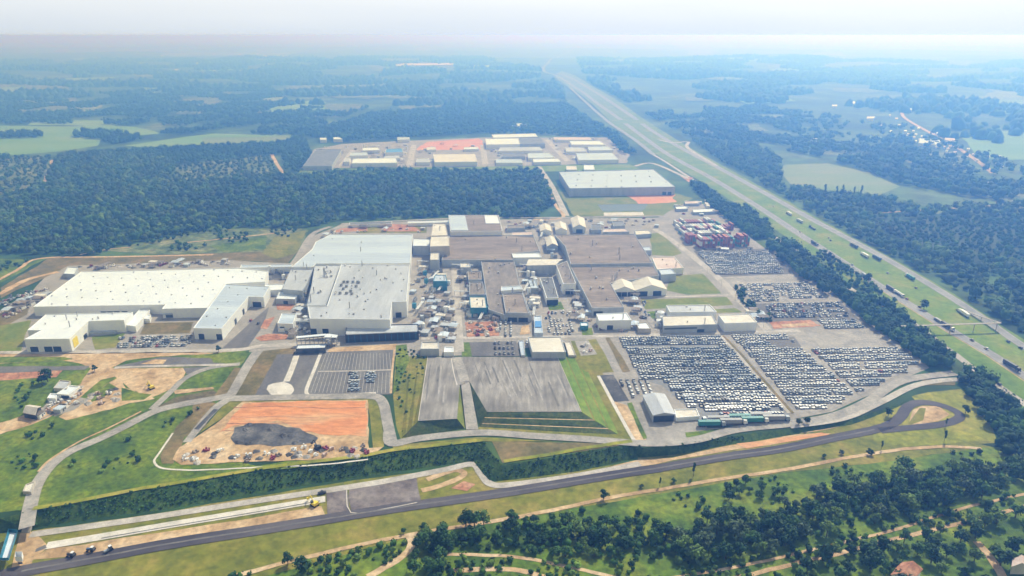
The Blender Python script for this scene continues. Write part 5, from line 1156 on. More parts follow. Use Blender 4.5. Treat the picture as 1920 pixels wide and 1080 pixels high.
for px, py, lb, c1, lv in [(590, 948, 'yellow-brown excavator beside the end of the white test lane', 'yellow_paint', 'l'), (284, 729, 'small excavator on the sandy ground right of the rubble', 'yellow_paint', 'u'), (596, 842, 'dark excavator at the foot of the gravel heap', 'paint_black', 'u')]:
    p = P(px, py, lvl=lv); root = tag(empty('excavator', (p.x, p.y, p.z+.2), .9), lb, 'excavator')
    for sx in (-1, 1): mb = MB(); mb.box(sx*1.3-.35, -1.9, 0, sx*1.3+.35, 1.9, .85); mb.build('track', [M['rubber']], root)
    mb = MB(); mb.box(-1.5, -2.0, 1.0, 1.5, 1.2, 2.0); mb.box(-1.4, -2.0, 2.0, 1.4, -.6, 2.5); mb.build('body', [M[c1]], root)
    mb = MB(); mb.box(-1.5, .0, 2.0, -.4, 1.4, 3.2); mb.build('cab', [M['glass']], root)
    mb = MB(); mb.tube((.3, 1.0, 1.8), (.3, 3.6, 4.6), .3, 6); mb.tube((.3, 3.6, 4.6), (.3, 6.0, 2.0), .25, 6); mb.box(-.3, 5.5, 1.0, .9, 6.6, 2.1); mb.build('boom', [M[c1]], root)
p = P(604, 926, lvl='l'); place([('car', car_mesh[(1, 'black')])], 'road_car', (p.x, p.y, p.z+.4), -1.2, 'black pickup parked at the end of the test lanes', 'car')
# ------------------------------------------------------------------ stacked shipping containers
crg2 = random.Random(5)
cont = {}
def container_mesh(c, L=12.2):
    if (c, L) in cont: return cont[(c, L)]
    mb = MB(); n = 24; W = 1.22; H = 2.6; V = []; F = []
    for i in range(n+1):      # corrugated long sides
        y = -L/2+L*i/n; o = .05 if i % 2 else 0
        V += [(-W+o, y, 0), (-W+o, y, H), (W-o, y, H), (W-o, y, 0)]
    for i in range(n):
        a = 4*i
        for k in range(3): F.append((a+k, a+k+1, a+k+5, a+k+4)[::-1])
    F += [(0, 1, 2, 3), (4*n+3, 4*n+2, 4*n+1, 4*n)]
    mb.add(V, F, 0)
    for sx in (-1, 1):
        for yy in (-L/2, L/2): mb.box(sx*W-.09, yy-.09, 0, sx*W+.09, yy+.09, H+.02, 1)
        mb.box(sx*.55-.03, -L/2-.05, .1, sx*.55+.03, -L/2, H-.1, 1)
    cont[(c, L)] = mb.mesh('shipping_container', [M['paint_'+c], M['vent']]); return cont[(c, L)]
cword = {'maroon': 'maroon', 'red': 'red', 'teal': 'teal', 'silver': 'light grey', 'white': 'white', 'brick': 'rust red', 'blue': 'dark blue', 'grey': 'grey'}
def stack_row(a, b, n, levels, ws, where, rz):
    A, B = P(*a), P(*b)
    for i in range(n):
        q = A + (B-A)*(i+.5)/n; nl = crg2.choice(levels)
        for l in range(nl):
            c = crg2.choices(*zip(*ws))[0]; z = GU(q.x, q.y)+.13+2.64*l
            pos = 'topmost' if l == nl-1 else 'lowest' if l == 0 else 'middle'
            place([('c', container_mesh(c))], 'shipping_container', (q.x+crg2.gauss(0, .05), q.y+crg2.gauss(0, .15), z), rz, '%s container, %s of its stack in %s' % (cword[c], pos, where), 'container', 'stacked shipping containers')
MR = [('maroon', 6), ('teal', 2), ('brick', 2), ('white', 1), ('red', 1.5)]
LT = [('silver', 5), ('white', 3), ('maroon', 2), ('teal', 1.5), ('grey', 2)]
stack_row((1308, 463), (1373, 462), 14, (4, 4, 5), MR, 'the front row facing the car lot', GA*.8)
stack_row((1286, 455), (1308, 454), 5, (4, 4, 3), MR, 'the short left front row', GA*.8)
stack_row((1378, 460), (1400, 459), 6, (4, 5, 4), MR, 'the short right front row', GA*.8)
stack_row((1280, 447), (1366, 445), 18, (3, 3, 4), LT, 'the second row from the front', GA*.8)
stack_row((1274, 438), (1358, 436), 17, (3, 2, 3), LT, 'the third row from the front', GA*.8)
stack_row((1268, 430), (1348, 428), 16, (2, 3, 2), LT, 'the fourth row from the front', GA*.8)
stack_row((1264, 422), (1340, 420), 15, (2, 2, 3), MR + [('silver', 4)], 'the rear row by the back gate', GA*.8)
stack_row((1358, 430), (1372, 429), 3, (2, 3), MR, 'the small group by the tree belt', GA*.8)
# ------------------------------------------------------------------ plant equipment, pipes and goods between the halls
erg = random.Random(33)
def eq_mesh(kind, var):
    r = random.Random(var*17+len(kind)); mb = MB()
    if kind == 'storage_tank':
        h = r.uniform(3.5, 7.5); rr = r.uniform(1.2, 2.4); mb.cyl(0, 0, 0, h, rr, n=12); mb.cyl(0, 0, h, h+rr*.35, rr, rr*.15, 12); mb.tube((rr+.2, 0, 0), (rr+.2, 0, h), .12, 4, 1)
        mats = [M['white_wall'], M['vent']]
    elif kind == 'equipment_cabin':
        w, d, h = r.uniform(2.5, 5), r.uniform(2.2, 3.2), r.uniform(2.4, 3.4); mb.box(-w, -d, 0, w, d, h, 0); mb.box(-w-.15, -d-.15, h, w+.15, d+.15, h+.2, 1); mb.box(-.5, -d-.06, 0, .5, -d, 2.1, 2); mb.box(w*.4, -d-.05, 1.1, w*.8, -d, 2.0, 2)
        mats = [M[r.choice(['white_wall', 'grey_wall', 'beige_wall'])], M[r.choice(['grey_roof', 'cream_roof', 'pale_roof', 'dusk_roof'])], M['glass']]
    elif kind == 'cooling_unit':
        mb.box(-2, -1.3, .4, 2, 1.3, 3.0, 0); 
        for x in (-1, 1): mb.cyl(x, 0, 3.0, 3.6, .85, .95, 10, 1)
        for x in (-1.8, 1.8):
            for y in (-1.1, 1.1): mb.box(x-.1, y-.1, 0, x+.1, y+.1, .4, 1)
        mats = [M['steel'], M['dark_roof']]
    elif kind == 'pallet_stack':
        mb.box(-2.4, -1.7, 0, 2.4, 1.7, .16, 1)
        for i in range(r.randint(4, 8)):
            x, y = r.uniform(-2.0, 2.0), r.uniform(-1.4, 1.4); h = r.uniform(.6, 2.2); s = r.uniform(.35, .65); mb.box(x-s*.95, y-s*.95, .14, x+s*.95, y+s*.95, h+.003*i, 0)
        mats = [M[r.choice(['paint_white', 'paint_brick', 'paint_maroon', 'brown_roof', 'paint_slate', 'paint_silver', 'pink_roof'])], M['bark']]
    elif kind == 'pipe_rack':
        L = r.uniform(6, 13)
        for y in np.linspace(-L, L, 5):
            for x in (-1.2, 1.2): mb.box(x-.12, y-.12, 0, x+.12, y+.12, 5.2, 0)
            mb.box(-1.3, y-.12, 4.4, 1.3, y+.12, 4.6, 0)
        for x in (-.9, -.3, .4, 1.0): mb.tube((x, -L, 4.8), (x, L, 4.8), .2, 6, 1)
        mats = [M['steel'], M['white_wall']]
    elif kind == 'dust_filter':
        mb.box(-1.6, -1.6, 2.2, 1.6, 1.6, 6.5, 0); mb.cyl(0, 0, .8, 2.2, .3, 1.5, 8, 0); mb.cyl(1.9, 0, 0, 9, .35, n=8, m=1)
        for x in (-1.5, 1.5):
            for y in (-1.5, 1.5): mb.box(x-.12, y-.12, 0, x+.12, y+.12, 2.2, 1)
        mats = [M[r.choice(['teal_steel', 'grey_wall', 'pale_roof'])], M['steel']]
    elif kind == 'open_shelter':
        w, d = r.uniform(3, 6), r.uniform(2.5, 4.5)
        for x in (-w+.2, 0, w-.2):
            for y in (-d+.2, d-.2): mb.box(x-.12, y-.12, 0, x+.12, y+.12, 3.6, 1)
        mb.add([(-w, -d, 3.6), (w, -d, 3.6), (w, 0, 4.5), (-w, 0, 4.5), (w, d, 3.6), (-w, d, 3.6), (-w, -d, 3.75), (w, -d, 3.75), (w, 0, 4.65), (-w, 0, 4.65), (w, d, 3.75), (-w, d, 3.75)], [(0, 3, 2, 1), (3, 5, 4, 2), (6, 7, 8, 9), (9, 8, 10, 11), (0, 1, 7, 6), (4, 5, 11, 10)], 0)
        mats = [M[r.choice(['white_roof', 'grey_roof', 'pale_roof', 'brown_roof', 'dusk_roof'])], M['steel']]
    elif kind in ('rubble_heap', 'gravel_heap'):
        n = 9; V = [(0, 0, r.uniform(.8, 1.8))]
        for ring, (rr, zz) in enumerate(((1.4, .9), (2.8, 0))):
            V += [(rr*math.cos(6.283*i/n)*r.uniform(.7, 1.3), rr*math.sin(6.283*i/n)*r.uniform(.7, 1.3), zz*r.uniform(.6, 1.2)-.05) for i in range(n)]
        F = [(0, 1+i, 1+(i+1) % n) for i in range(n)] + [(1+i, 1+n+i, 1+n+(i+1) % n, 1+(i+1) % n) for i in range(n)]
        mb.add(V, F, 0); mats = [M['dark_gravel']] if kind == 'gravel_heap' else [M[r.choice(['sand', 'red_dirt', 'concrete', 'dark_gravel', 'worn_light'])]]
    return mb.mesh(kind, mats)
EQ = {}
def scatter(px, n, kinds, where, lvl='u', mind=3.2, group=None):
    n = int(n*.8)
    poly = [(p.x, p.y) for p in (P(a, b, lvl=lvl) for a, b in px)]; xs_ = [p[0] for p in poly]; ys_ = [p[1] for p in poly]; got = []
    ks, ws = zip(*kinds)
    for _ in range(n*25):
        if len(got) >= n: break
        x, y = erg.uniform(min(xs_), max(xs_)), erg.uniform(min(ys_), max(ys_))
        if not inside(x, y, poly) or any(math.hypot(x-a, y-b) < mind for a, b in got): continue
        got.append((x, y)); k = erg.choices(ks, ws)[0]; v = erg.randrange(6)
        if (k, v) not in EQ: EQ[(k, v)] = eq_mesh(k, v)
        desc = {'storage_tank': 'pale round storage tank', 'equipment_cabin': 'small equipment cabin', 'cooling_unit': 'steel cooling unit', 'pallet_stack': 'stack of pallets and crates',
                'pipe_rack': 'white pipes on a steel rack', 'dust_filter': 'tall dust filter with thin stack', 'open_shelter': 'pitched shelter on posts', 'rubble_heap': 'low heap of rubble', 'gravel_heap': 'low dark gravel heap'}[k]
        place([(k, EQ[(k, v)])], k, (x, y, G(x, y, lvl)+(.4 if k == 'gravel_heap' else .12)), erg.choice((0, math.pi/2))-GA+erg.gauss(0, .05)+(erg.uniform(0, 3) if k in ('rubble_heap', 'pallet_stack') else 0), desc + ' ' + where, k.replace('_', ' '), desc + 's ' + where, 0, .9 if k == 'gravel_heap' else 1)
IND = [('storage_tank', 2), ('equipment_cabin', 4), ('cooling_unit', 4), ('pipe_rack', 2), ('dust_filter', 1.5), ('open_shelter', 2), ('pallet_stack', 3)]
YRD = [('pallet_stack', 7), ('open_shelter', 2), ('equipment_cabin', 2)]
scatter([(775, 500), (800, 495), (800, 545), (772, 545)], 14, IND, 'beside the right wall of the great grey hall')
scatter([(808, 505), (845, 500), (848, 555), (806, 560)], 26, IND, 'near the light blue plant house')
scatter([(772, 548), (845, 560), (850, 600), (770, 600)], 20, IND, 'by the street corner at the great grey hall')
scatter([(803, 565), (848, 562), (855, 640), (812, 640)], 44, [('equipment_cabin', 6), ('open_shelter', 3), ('storage_tank', 1), ('pallet_stack', 2), ('cooling_unit', 2)], 'in the white compound left of the central street', mind=4.2)
scatter([(775, 600), (796, 600), (800, 632), (790, 632)], 8, IND, 'behind the black-fronted building')
scatter([(862, 500), (880, 500), (882, 600), (868, 600)], 22, IND, 'on the right of the central street')
scatter([(884, 580), (918, 582), (945, 592), (930, 602), (884, 602)], 18, IND, 'in front of the brown-grey block')
scatter([(876, 605), (932, 604), (935, 630), (877, 631)], 24, [('pallet_stack', 5), ('rubble_heap', 3)], 'on the red earth building plot in the centre', mind=3.6)
scatter([(978, 500), (1005, 500), (1015, 560), (1000, 600), (988, 560)], 34, IND, 'in the court between the brown halls')
scatter([(1050, 530), (1075, 535), (1105, 580), (1085, 590)], 18, IND, 'along the left wall of the long brown hall')
scatter([(1050, 585), (1100, 584), (1115, 600), (1090, 610)], 10, YRD, 'at the foot of the long brown hall')
scatter([(590, 500), (570, 560), (575, 600), (560, 620), (556, 590), (575, 530)], 22, IND, 'on the left side of the great grey hall')
scatter([(548, 602), (575, 600), (578, 630), (545, 632)], 16, IND, 'beside the pale square workshop')
scatter([(503, 510), (543, 506), (533, 524), (503, 524)], 8, [('storage_tank', 2), ('cooling_unit', 4)], 'in the dark courtyard')
scatter([(145, 500), (430, 489), (430, 497), (150, 506)], 60, YRD + [('rubble_heap', 3)], 'in the goods strip behind the huge white hall', mind=4)
scatter([(0, 590), (40, 560), (90, 540), (105, 550), (60, 575), (20, 600)], 34, YRD, 'in the rough yard left of the huge white hall', mind=4)
scatter([(600, 440), (640, 428), (645, 436), (600, 450)], 8, YRD, 'by the back left corner of the pale hall')
scatter([(640, 427), (800, 420), (800, 436), (650, 436)], 18, YRD + [('rubble_heap', 3)], 'in the back yard behind the pale hall', mind=5)
scatter([(945, 415), (1000, 412), (1010, 435), (950, 437)], 18, YRD, 'right of the raised banded shed')
scatter([(1000, 415), (1040, 412), (1045, 435), (1010, 437)], 10, YRD, 'around the back barns')
scatter([(1095, 412), (1230, 408), (1235, 432), (1100, 436)], 34, YRD + [('rubble_heap', 1)], 'in the yard behind the wide brown hall', mind=4.5)
scatter([(1010, 442), (1040, 440), (1062, 488), (1030, 486)], 14, IND, 'in the lane between the brown halls')
scatter([(1175, 545), (1195, 560), (1205, 600), (1188, 600)], 12, YRD, 'behind the white block')
scatter([(1232, 588), (1242, 588), (1242, 615), (1228, 615)], 8, [('storage_tank', 3), ('cooling_unit', 2)], 'left of the three-bay office')
scatter([(1120, 612), (1190, 608), (1195, 622), (1125, 624)], 10, YRD, 'at the foot of the white block')
scatter([(1262, 380), (1330, 376), (1350, 405), (1270, 410)], 26, YRD + [('equipment_cabin', 3)], 'between the pond and the container stacks', mind=5)
scatter([(1400, 575), (1425, 590), (1440, 605), (1415, 600)], 9, YRD, 'by the small trees at the street end')
scatter([(1310, 465), (1420, 462), (1425, 470), (1312, 474)], 12, YRD, 'in front of the container stacks')
scatter([(340, 845), (600, 838), (700, 838), (695, 855), (600, 862), (345, 870)], 56, [('pallet_stack', 4), ('rubble_heap', 4)], 'along the bottom of the orange plot', mind=2.6)
scatter([(430, 800), (460, 795), (590, 825), (580, 832), (440, 832)], 10, [('gravel_heap', 1)], 'on the dark ground of the orange plot')
scatter([(100, 745), (150, 722), (170, 730), (110, 775), (70, 785)], 26, [('pallet_stack', 3), ('rubble_heap', 3), ('equipment_cabin', 1)], 'around the site cabins in the left field', mind=3)
scatter([(165, 735), (220, 728), (225, 750), (130, 768)], 18, [('rubble_heap', 3), ('pallet_stack', 2)], 'beside the sandy track in the left field', mind=3)
scatter([(1080, 641), (1100, 640), (1112, 662), (1090, 664)], 7, [('rubble_heap', 2), ('pallet_stack', 1)], 'on the grey square right of the flat cream warehouse')
for (px, n, w) in [([(568, 312), (660, 312), (680, 275), (600, 275)], 16, 'at the left end of the industrial park'), ([(660, 308), (770, 306), (775, 272), (680, 275)], 30, 'in the left half of the industrial park'), ([(780, 306), (905, 303), (905, 262), (790, 268)], 26, 'around the orange ground of the industrial park'), ([(910, 304), (1060, 302), (1020, 260), (910, 262)], 26, 'in the centre right of the industrial park'), ([(1060, 302), (1165, 300), (1140, 260), (1030, 260)], 30, 'at the right end of the industrial park')]:
    scatter(px, n, [('equipment_cabin', 4), ('open_shelter', 4), ('storage_tank', 1), ('pallet_stack', 2)], w, mind=10)
# round white tank
p = P(1238, 597); root = tag(empty('water_tank', p), 'round white water tank beside the offices on the right', 'tank')
mb = MB(); mb.cyl(0, 0, 0, 6, 3.2, n=16); mb.build('shell', [M['white_wall']], root); mb = MB(); mb.cyl(0, 0, 6, 7.2, 3.3, .4, 16); mb.build('dome', [M['white_roof']], root)
# footbridge over the highway
def footbridge():
    a = P(1690, 612, 7.); b = P(1876, 606, 7.); c = P(1808, 583, 0.); root = tag(empty('footbridge', (b.x, b.y, 0)), 'slender pale footbridge with ramp crossing both carriageways', 'footbridge'); o = root.location
    def seg(nm, u, v, w=2.0):
        d = Vector((v.x-u.x, v.y-u.y)).normalized(); n = Vector((-d.y, d.x, 0))*w/2; V = [u-n, v-n, v+n, u+n]; V = [q-o for q in V]; V += [q+Vector((0, 0, .45)) for q in V]
        meshobj(nm, V, [(3, 2, 1, 0), (4, 5, 6, 7), (0, 1, 5, 4), (1, 2, 6, 5), (2, 3, 7, 6), (3, 0, 4, 7)], M['concrete'], root)
        for s in (-1, 1):
            mb = MB(); mb.tube(u+n*s*.95-o+Vector((0, 0, 1.5)), v+n*s*.95-o+Vector((0, 0, 1.5)), .07, 4); mb.build('railing', [M['steel']], root)
    seg('deck', a, b); seg('ramp', b, c)
    for k in (.03, .28, .5, .74, .97):
        q = a+(b-a)*k; mb = MB(); mb.cyl(q.x-o.x, q.y-o.y, -.2-o.z, 7-o.z, .35, n=8); mb.build('pillar', [M['concrete']], root)
    q = (b+c)/2; mb = MB(); mb.cyl(q.x-o.x, q.y-o.y, -.2-o.z, 3.4-o.z, .3, n=8); mb.build('pillar', [M['concrete']], root)
footbridge()
# street lamps on the left road and central street
def lamp(p, rz, lb):
    root = tag(empty('street_lamp', p, rz), lb, 'street lamp', 'street lamps along the plant roads')
    mb = MB(); mb.tube((0, 0, 0), (0, 0, 9), .12, 6, r1=.07); mb.tube((0, 0, 9), (1.6, 0, 9.4), .06, 5); mb.build('pole', [M['steel']], root)
    mb = MB(); mb.box(1.4, -.15, 9.35, 2.2, .15, 9.5); mb.build('lamp_head', [M['vent']], root)
for i in range(9):
    t = i/8; lamp(P(868+8*t, 510+125*t), 0, 'thin steel street lamp on the right side of the central street')
for i in range(8):
    t = i/7; lamp(P(1246+185*t, 440+175*t), 2.4, 'thin steel street lamp beside the long diagonal street')
# ------------------------------------------------------------------ trees
trg = random.Random(77)
def leaf_quads(r, centre, rad, n, size, squash=.8):
    V = []; F = []
    for _ in range(n):
        while True:
            d = Vector((r.gauss(0, 1), r.gauss(0, 1), r.gauss(0, 1)))
            if d.length > .1: break
        d.normalize(); rr = rad*(r.random()**.33)*(1+.25*noise.noise(d*2.3))
        c = Vector(centre) + Vector((d.x*rr, d.y*rr, d.z*rr*squash))
        nn = (d + Vector((r.gauss(0, .5), r.gauss(0, .5), r.gauss(0, .5)+.35))).normalized(); t = nn.cross(Vector((r.random(), r.random(), .3))).normalized(); b = nn.cross(t)
        s = size*r.uniform(.6, 1.3); k = len(V)
        V += [c-t*s*.5, c+b*s*.42+nn*s*.1, c+t*s*.55, c-b*s*.45-nn*s*.08]; F.append((k, k+1, k+2, k+3))
    return V, F
def tree_meshes(seed, H=9., W=7., lobes=9, nq=46, size=1.15, bare=.28, kind='round'):
    r = random.Random(seed); cr = MB(); tk = MB()
    tk.tube((0, 0, -.4), (r.uniform(-.2, .2), r.uniform(-.2, .2), H*.55), W*.035+.08, 7, r1=W*.018)
    tints = []
    for k in range(lobes):
        a = 6.283*k/lobes + r.uniform(-.4, .4)
        if kind == 'tall': rad = W*.26*r.uniform(.8, 1.1); z = H*(bare+(.95-bare)*(k+.5)/lobes); d = W*.16*r.random()
        else: rad = W*r.uniform(.2, .31); z = H*r.uniform(bare+.12, .84); d = W*.33*r.uniform(.5, 1.05)*(1.15-abs(z/H-.55))
        if k == 0: a, d, z = 0, 0, H*.78
        c = Vector((math.cos(a)*d, math.sin(a)*d, z))
        tk.tube((0, 0, H*r.uniform(.25, .45)), c, W*.016, 5, r1=W*.006)
        V, F = leaf_quads(r, c, rad, nq, size); cr.add(V, F)
        # a ragged inner mass so that the crown is not see-through everywhere
        n = 6; core = [c+Vector((0, 0, rad*.45)), c-Vector((0, 0, rad*.4))] + [c+Vector((math.cos(6.283*i/n), math.sin(6.283*i/n), r.uniform(-.3, .3)))*rad*r.uniform(.45, .7) for i in range(n)]
        cr.add(core, [(0, 2+i, 2+(i+1) % n) for i in range(n)] + [(1, 2+(i+1) % n, 2+i) for i in range(n)])
        tints.append(((nq*4+8), r.uniform(.75, 1.3)))
    return cr, tk, tints
def crown_mesh(cr, tints, base):
    me = cr.mesh('crown', [M['leaf']]); at = me.color_attributes.new('tint', 'FLOAT_COLOR', 'POINT'); dat = []
    for n, f in tints:
        for _ in range(n): dat += [base[0]*f, base[1]*f, base[2]*f, 1]
    at.data.foreach_set('color', dat[:len(me.vertices)*4]); return me
GREENS = {'dark': (.018, .062, .014), 'mid': (.045, .115, .018), 'light': (.10, .175, .026), 'grey': (.065, .11, .045)}
PROTO = {}
for i in range(4):
    for g in GREENS:
        cr, tk, ti = tree_meshes(i*7+1, H=(8.5, 9.5, 10.5, 7.5)[i], W=(8, 7, 8.5, 7.5)[i], lobes=(9, 8, 11, 8)[i])
        PROTO[(i, g)] = (crown_mesh(cr, ti, GREENS[g]), tk.mesh('trunk', [M['bark']]))
for g in ('dark', 'mid'):
    cr, tk, ti = tree_meshes(99, H=13, W=4.2, lobes=8, nq=34, size=.9, kind='tall'); PROTO[('tall', g)] = (crown_mesh(cr, ti, GREENS[g]), tk.mesh('trunk', [M['bark']]))
used_tree = []
def tree(x, y, v, g, s, label, group=None, lvl='u'):
    cm, tm = PROTO[(v, g)]
    place([('crown', cm), ('trunk', tm)], 'tree', (x, y, G(x, y, lvl)), trg.uniform(0, 6.28), label, 'tree', group, 0, s)
def tpt(px, py, lvl='u'): return P(px, py, lvl=lvl)
# lone trees one can point to
LONE = [(1132, 938, 1, 'dark', .75, 'lone round tree on the verge left of the lone trees by the dirt path', 'l'), (1237, 912, 'tall', 'dark', .5, 'slim dark tree standing on the olive verge below the track', 'l'), (1300, 893, 'tall', 'dark', .75, 'tall thin tree close to the asphalt test track', 'l'),
 (1263, 905, 3, 'mid', .4, 'small bush between the slim dark tree and the tall thin tree', 'l'), (1203, 915, 3, 'grey', .35, 'smallest bush on the verge left of the slim dark tree', 'l'), (1630, 853, 3, 'dark', .55, 'dark shrub by the dirt path right of the middle', 'l'), (1652, 843, 'tall', 'dark', .5, 'slim shrub next to the dark shrub by the dirt path', 'l'), (1577, 852, 3, 'dark', .4, 'little round shrub on the olive verge', 'l'), (1545, 858, 3, 'mid', .35, 'smaller shrub left of the little round shrub', 'l'),
 (1770, 828, 'tall', 'dark', .65, 'slim tree on the verge near the right end of the dirt path', 'l'), (1810, 775, 2, 'dark', .6, 'dark tree on the outer edge of the track loop', 'u'), (1665, 781, 1, 'dark', .7, 'bushy tree on the grass left of the track loop', 'l'), (1773, 800, 'tall', 'dark', .5, 'slim tree just below the track loop', 'u'),
 (1497, 797, 1, 'grey', .55, 'grey-green tree on the bank below the car lots, left of a pair', 'u'), (1513, 795, 1, 'dark', .6, 'darker tree on the bank below the car lots, right of a pair', 'u'),
 (1600, 720, 0, 'dark', .01, '', 'u'), (30, 905, 1, 'dark', .65, '', 'u'), (410, 660, 1, 'dark', .6, 'dark round tree beside the road junction above the green plot', 'u'), (90, 716, 2, 'dark', 1.0, 'big dark tree in the field behind the site cabins', 'u'), (178, 697, 1, 'dark', .6, 'dark tree at the sandy crossing on the left', 'u'), (80, 720, 0, 'dark', .8, 'dark tree left of the big dark tree behind the site cabins', 'u'),
 (1732, 580, 2, 'dark', .9, 'lone bush on the verge under the footbridge', 'u'), (1625, 528, 2, 'dark', .9, 'lone bush beside the near carriageway', 'u'),
 (540, 1060, 1, 'dark', .8, 'tree at the edge of the lower green plot, left of the path fork', 'l'), (568, 1075, 2, 'dark', .9, 'large dark tree at the bottom edge left of the path fork', 'l'), (757, 1000, 1, 'mid', .4, 'small tree beside the dirt path before the woods', 'l'),
 (1632, 1070, 2, 'dark', 1.15, 'large round tree at the bottom right before the brown-roofed house', 'l'), (1395, 815, 3, 'mid', .01, '', 'l')]
for px, py, v, g, s, lb, lv in LONE:
    if lb: p = tpt(px, py, lv); tree(p.x, p.y, v, g, s, lb, None, lv)
def scatter_pts(px, n, mind, lvl='u', dens=None, r=trg, tries=30, world=None):
    poly = world or [(p.x, p.y) for p in (P(a, b, lvl=lvl) for a, b in px)]; xs_ = [p[0] for p in poly]; ys_ = [p[1] for p in poly]; got = []; cell = {}
    for _ in range(n*tries):
        if len(got) >= n: break
        x, y = r.uniform(min(xs_), max(xs_)), r.uniform(min(ys_), max(ys_))
        if not inside(x, y, poly): continue
        if dens and noise.noise((x/dens[0], y/dens[0], dens[2])) < dens[1]: continue
        k = (int(x//mind), int(y//mind)); ok = True
        for i in (-1, 0, 1):
            for j in (-1, 0, 1):
                for a, b in cell.get((k[0]+i, k[1]+j), ()):
                    if (a-x)**2+(b-y)**2 < mind*mind: ok = False
        if ok: got.append((x, y)); cell.setdefault(k, []).append((x, y))
    return got
near_groups = [ # polygon, count, spacing, kinds, scale, label, lvl
 ([(785, 990), (960, 976), (1090, 975), (1240, 990), (1240, 1030), (1100, 1050), (900, 1034), (800, 1030)], 62, 4.0, ['dark', 'mid', 'mid', 'light'], (.45, 1.1), 'the bottom middle woodland', 'l'),
 ([(1240, 992), (1400, 972), (1560, 918), (1600, 950), (1560, 1005), (1440, 1040), (1260, 1060)], 66, 4.2, ['dark', 'dark', 'mid', 'grey', 'light'], (.5, 1.25), 'the wide right woodland', 'l'),
 ([(1560, 915), (1700, 892), (1830, 872), (1925, 856), (1925, 905), (1800, 945), (1640, 985), (1600, 960)], 66, 4.6, ['dark', 'mid', 'mid', 'grey', 'light'], (.5, 1.25), 'the lower right woodland', 'l'),
 ([(1330, 915), (1430, 905), (1480, 940), (1370, 945)], 9, 6, ['dark', 'mid'], (.4, .8), 'the meadow above the woodland', 'l'),
 ([(770, 1020), (840, 1030), (830, 1080), (770, 1085)], 9, 4.6, ['dark', 'mid'], (.6, 1.0), 'the grove at the path fork', 'l'),
 ([(1480, 1060), (1930, 960), (1960, 1100), (1500, 1110)], 38, 6.0, ['dark', 'mid', 'light'], (.7, 1.15), 'the bottom right gardens', 'l')]
ntree = 0
for px, n, d, ks, sc, lb, lv in near_groups:
    for x, y in scatter_pts(px, n, d, lv):
        if any((x-q[0])**2+(y-q[1])**2 < 30 for q in [(P(1700, 1072, lvl='l').x, P(1700, 1072, lvl='l').y)]): continue
        gk = trg.choice(ks); sk = trg.uniform(*sc); pyv = 540+FPX*((CAMH-G(x, y, lv))*C_-y*S_)/(y*C_+(CAMH-G(x, y, lv))*S_); ys__ = [q[1] for q in px]; ft = (pyv-min(ys__))/(max(ys__)-min(ys__))
        tree(x, y, trg.randrange(4), gk, sk, '%s %s tree in the %s of %s' % ('tall' if sk > .95 else 'small' if sk < .65 else 'middling', {'dark': 'dark green', 'mid': 'mid green', 'light': 'light green', 'grey': 'grey-green'}[gk], 'front' if ft > .62 else 'rear' if ft < .38 else 'middle', lb), 'trees of ' + lb, lv); ntree += 1
print('trees', ntree)
# small-crown templates for woods that read as one mass
def blob(seed, nq, W, H, size):
    r = random.Random(seed); mb = MB(); n = 7
    for k in range(3):
        c = Vector((r.uniform(-.22, .22)*W, r.uniform(-.22, .22)*W, H*r.uniform(.45, .7))) if k else Vector((0, 0, H*.55)); rad = W*r.uniform(.24, .36)
        top = c+Vector((0, 0, rad*.8)); rings = []
        V = [top]
        for zz, rr in ((.45, .75), (-.1, 1.0), (-.9, .75)): V += [c+Vector((math.cos(6.283*(i+.5*zz)/n)*rad*rr*r.uniform(.75, 1.2), math.sin(6.283*(i+.5*zz)/n)*rad*rr*r.uniform(.75, 1.2), zz*rad*r.uniform(.8, 1.1))) for i in range(n)]
        F = [(0, 1+i, 1+(i+1) % n) for i in range(n)]
        for q in (0, 1): F += [(1+q*n+i, 1+(q+1)*n+i, 1+(q+1)*n+(i+1) % n, 1+q*n+(i+1) % n) for i in range(n)]
        mb.add(V, F)
    if nq:
        V, F = leaf_quads(r, (0, 0, H*.62), W*.52, nq, size, .75); mb.add(V, F)
    return mb
TB = {('b', i): template(blob(i+40, 30, 8.5, 8.5, 1.8)) for i in range(5)}
TB.update({('f', i): template(blob(i+80, 14, 11, 10, 3.0)) for i in range(4)})
def coarse(seed):
    r = random.Random(seed); mb = MB(); n = 6; V = [(r.uniform(-1, 1), r.uniform(-1, 1), 9*r.uniform(.8, 1.1))]
    for z, rr in ((6, 4.2), (1, 5.6)): V += [(rr*math.cos(6.283*i/n)*r.uniform(.7, 1.25), rr*math.sin(6.283*i/n)*r.uniform(.7, 1.25), z*r.uniform(.7, 1.2)) for i in range(n)]
    mb.add(V, [(0, 1+i, 1+(i+1) % n) for i in range(n)] + [(1+i, 1+n+i, 1+n+(i+1) % n, 1+(i+1) % n) for i in range(n)]); return mb
TB.update({('x', i): template(coarse(i+5)) for i in range(4)})
TB.update({('s', i): template(blob(i+60, 16, 3.2, 2.8, 1.0)) for i in range(4)})
VILLAGE = [(p.x, p.y) for p in (P(a, b) for a, b in [(1500, 190), (1640, 205), (1900, 215), (1915, 335), (1800, 320), (1700, 262), (1500, 270)])]
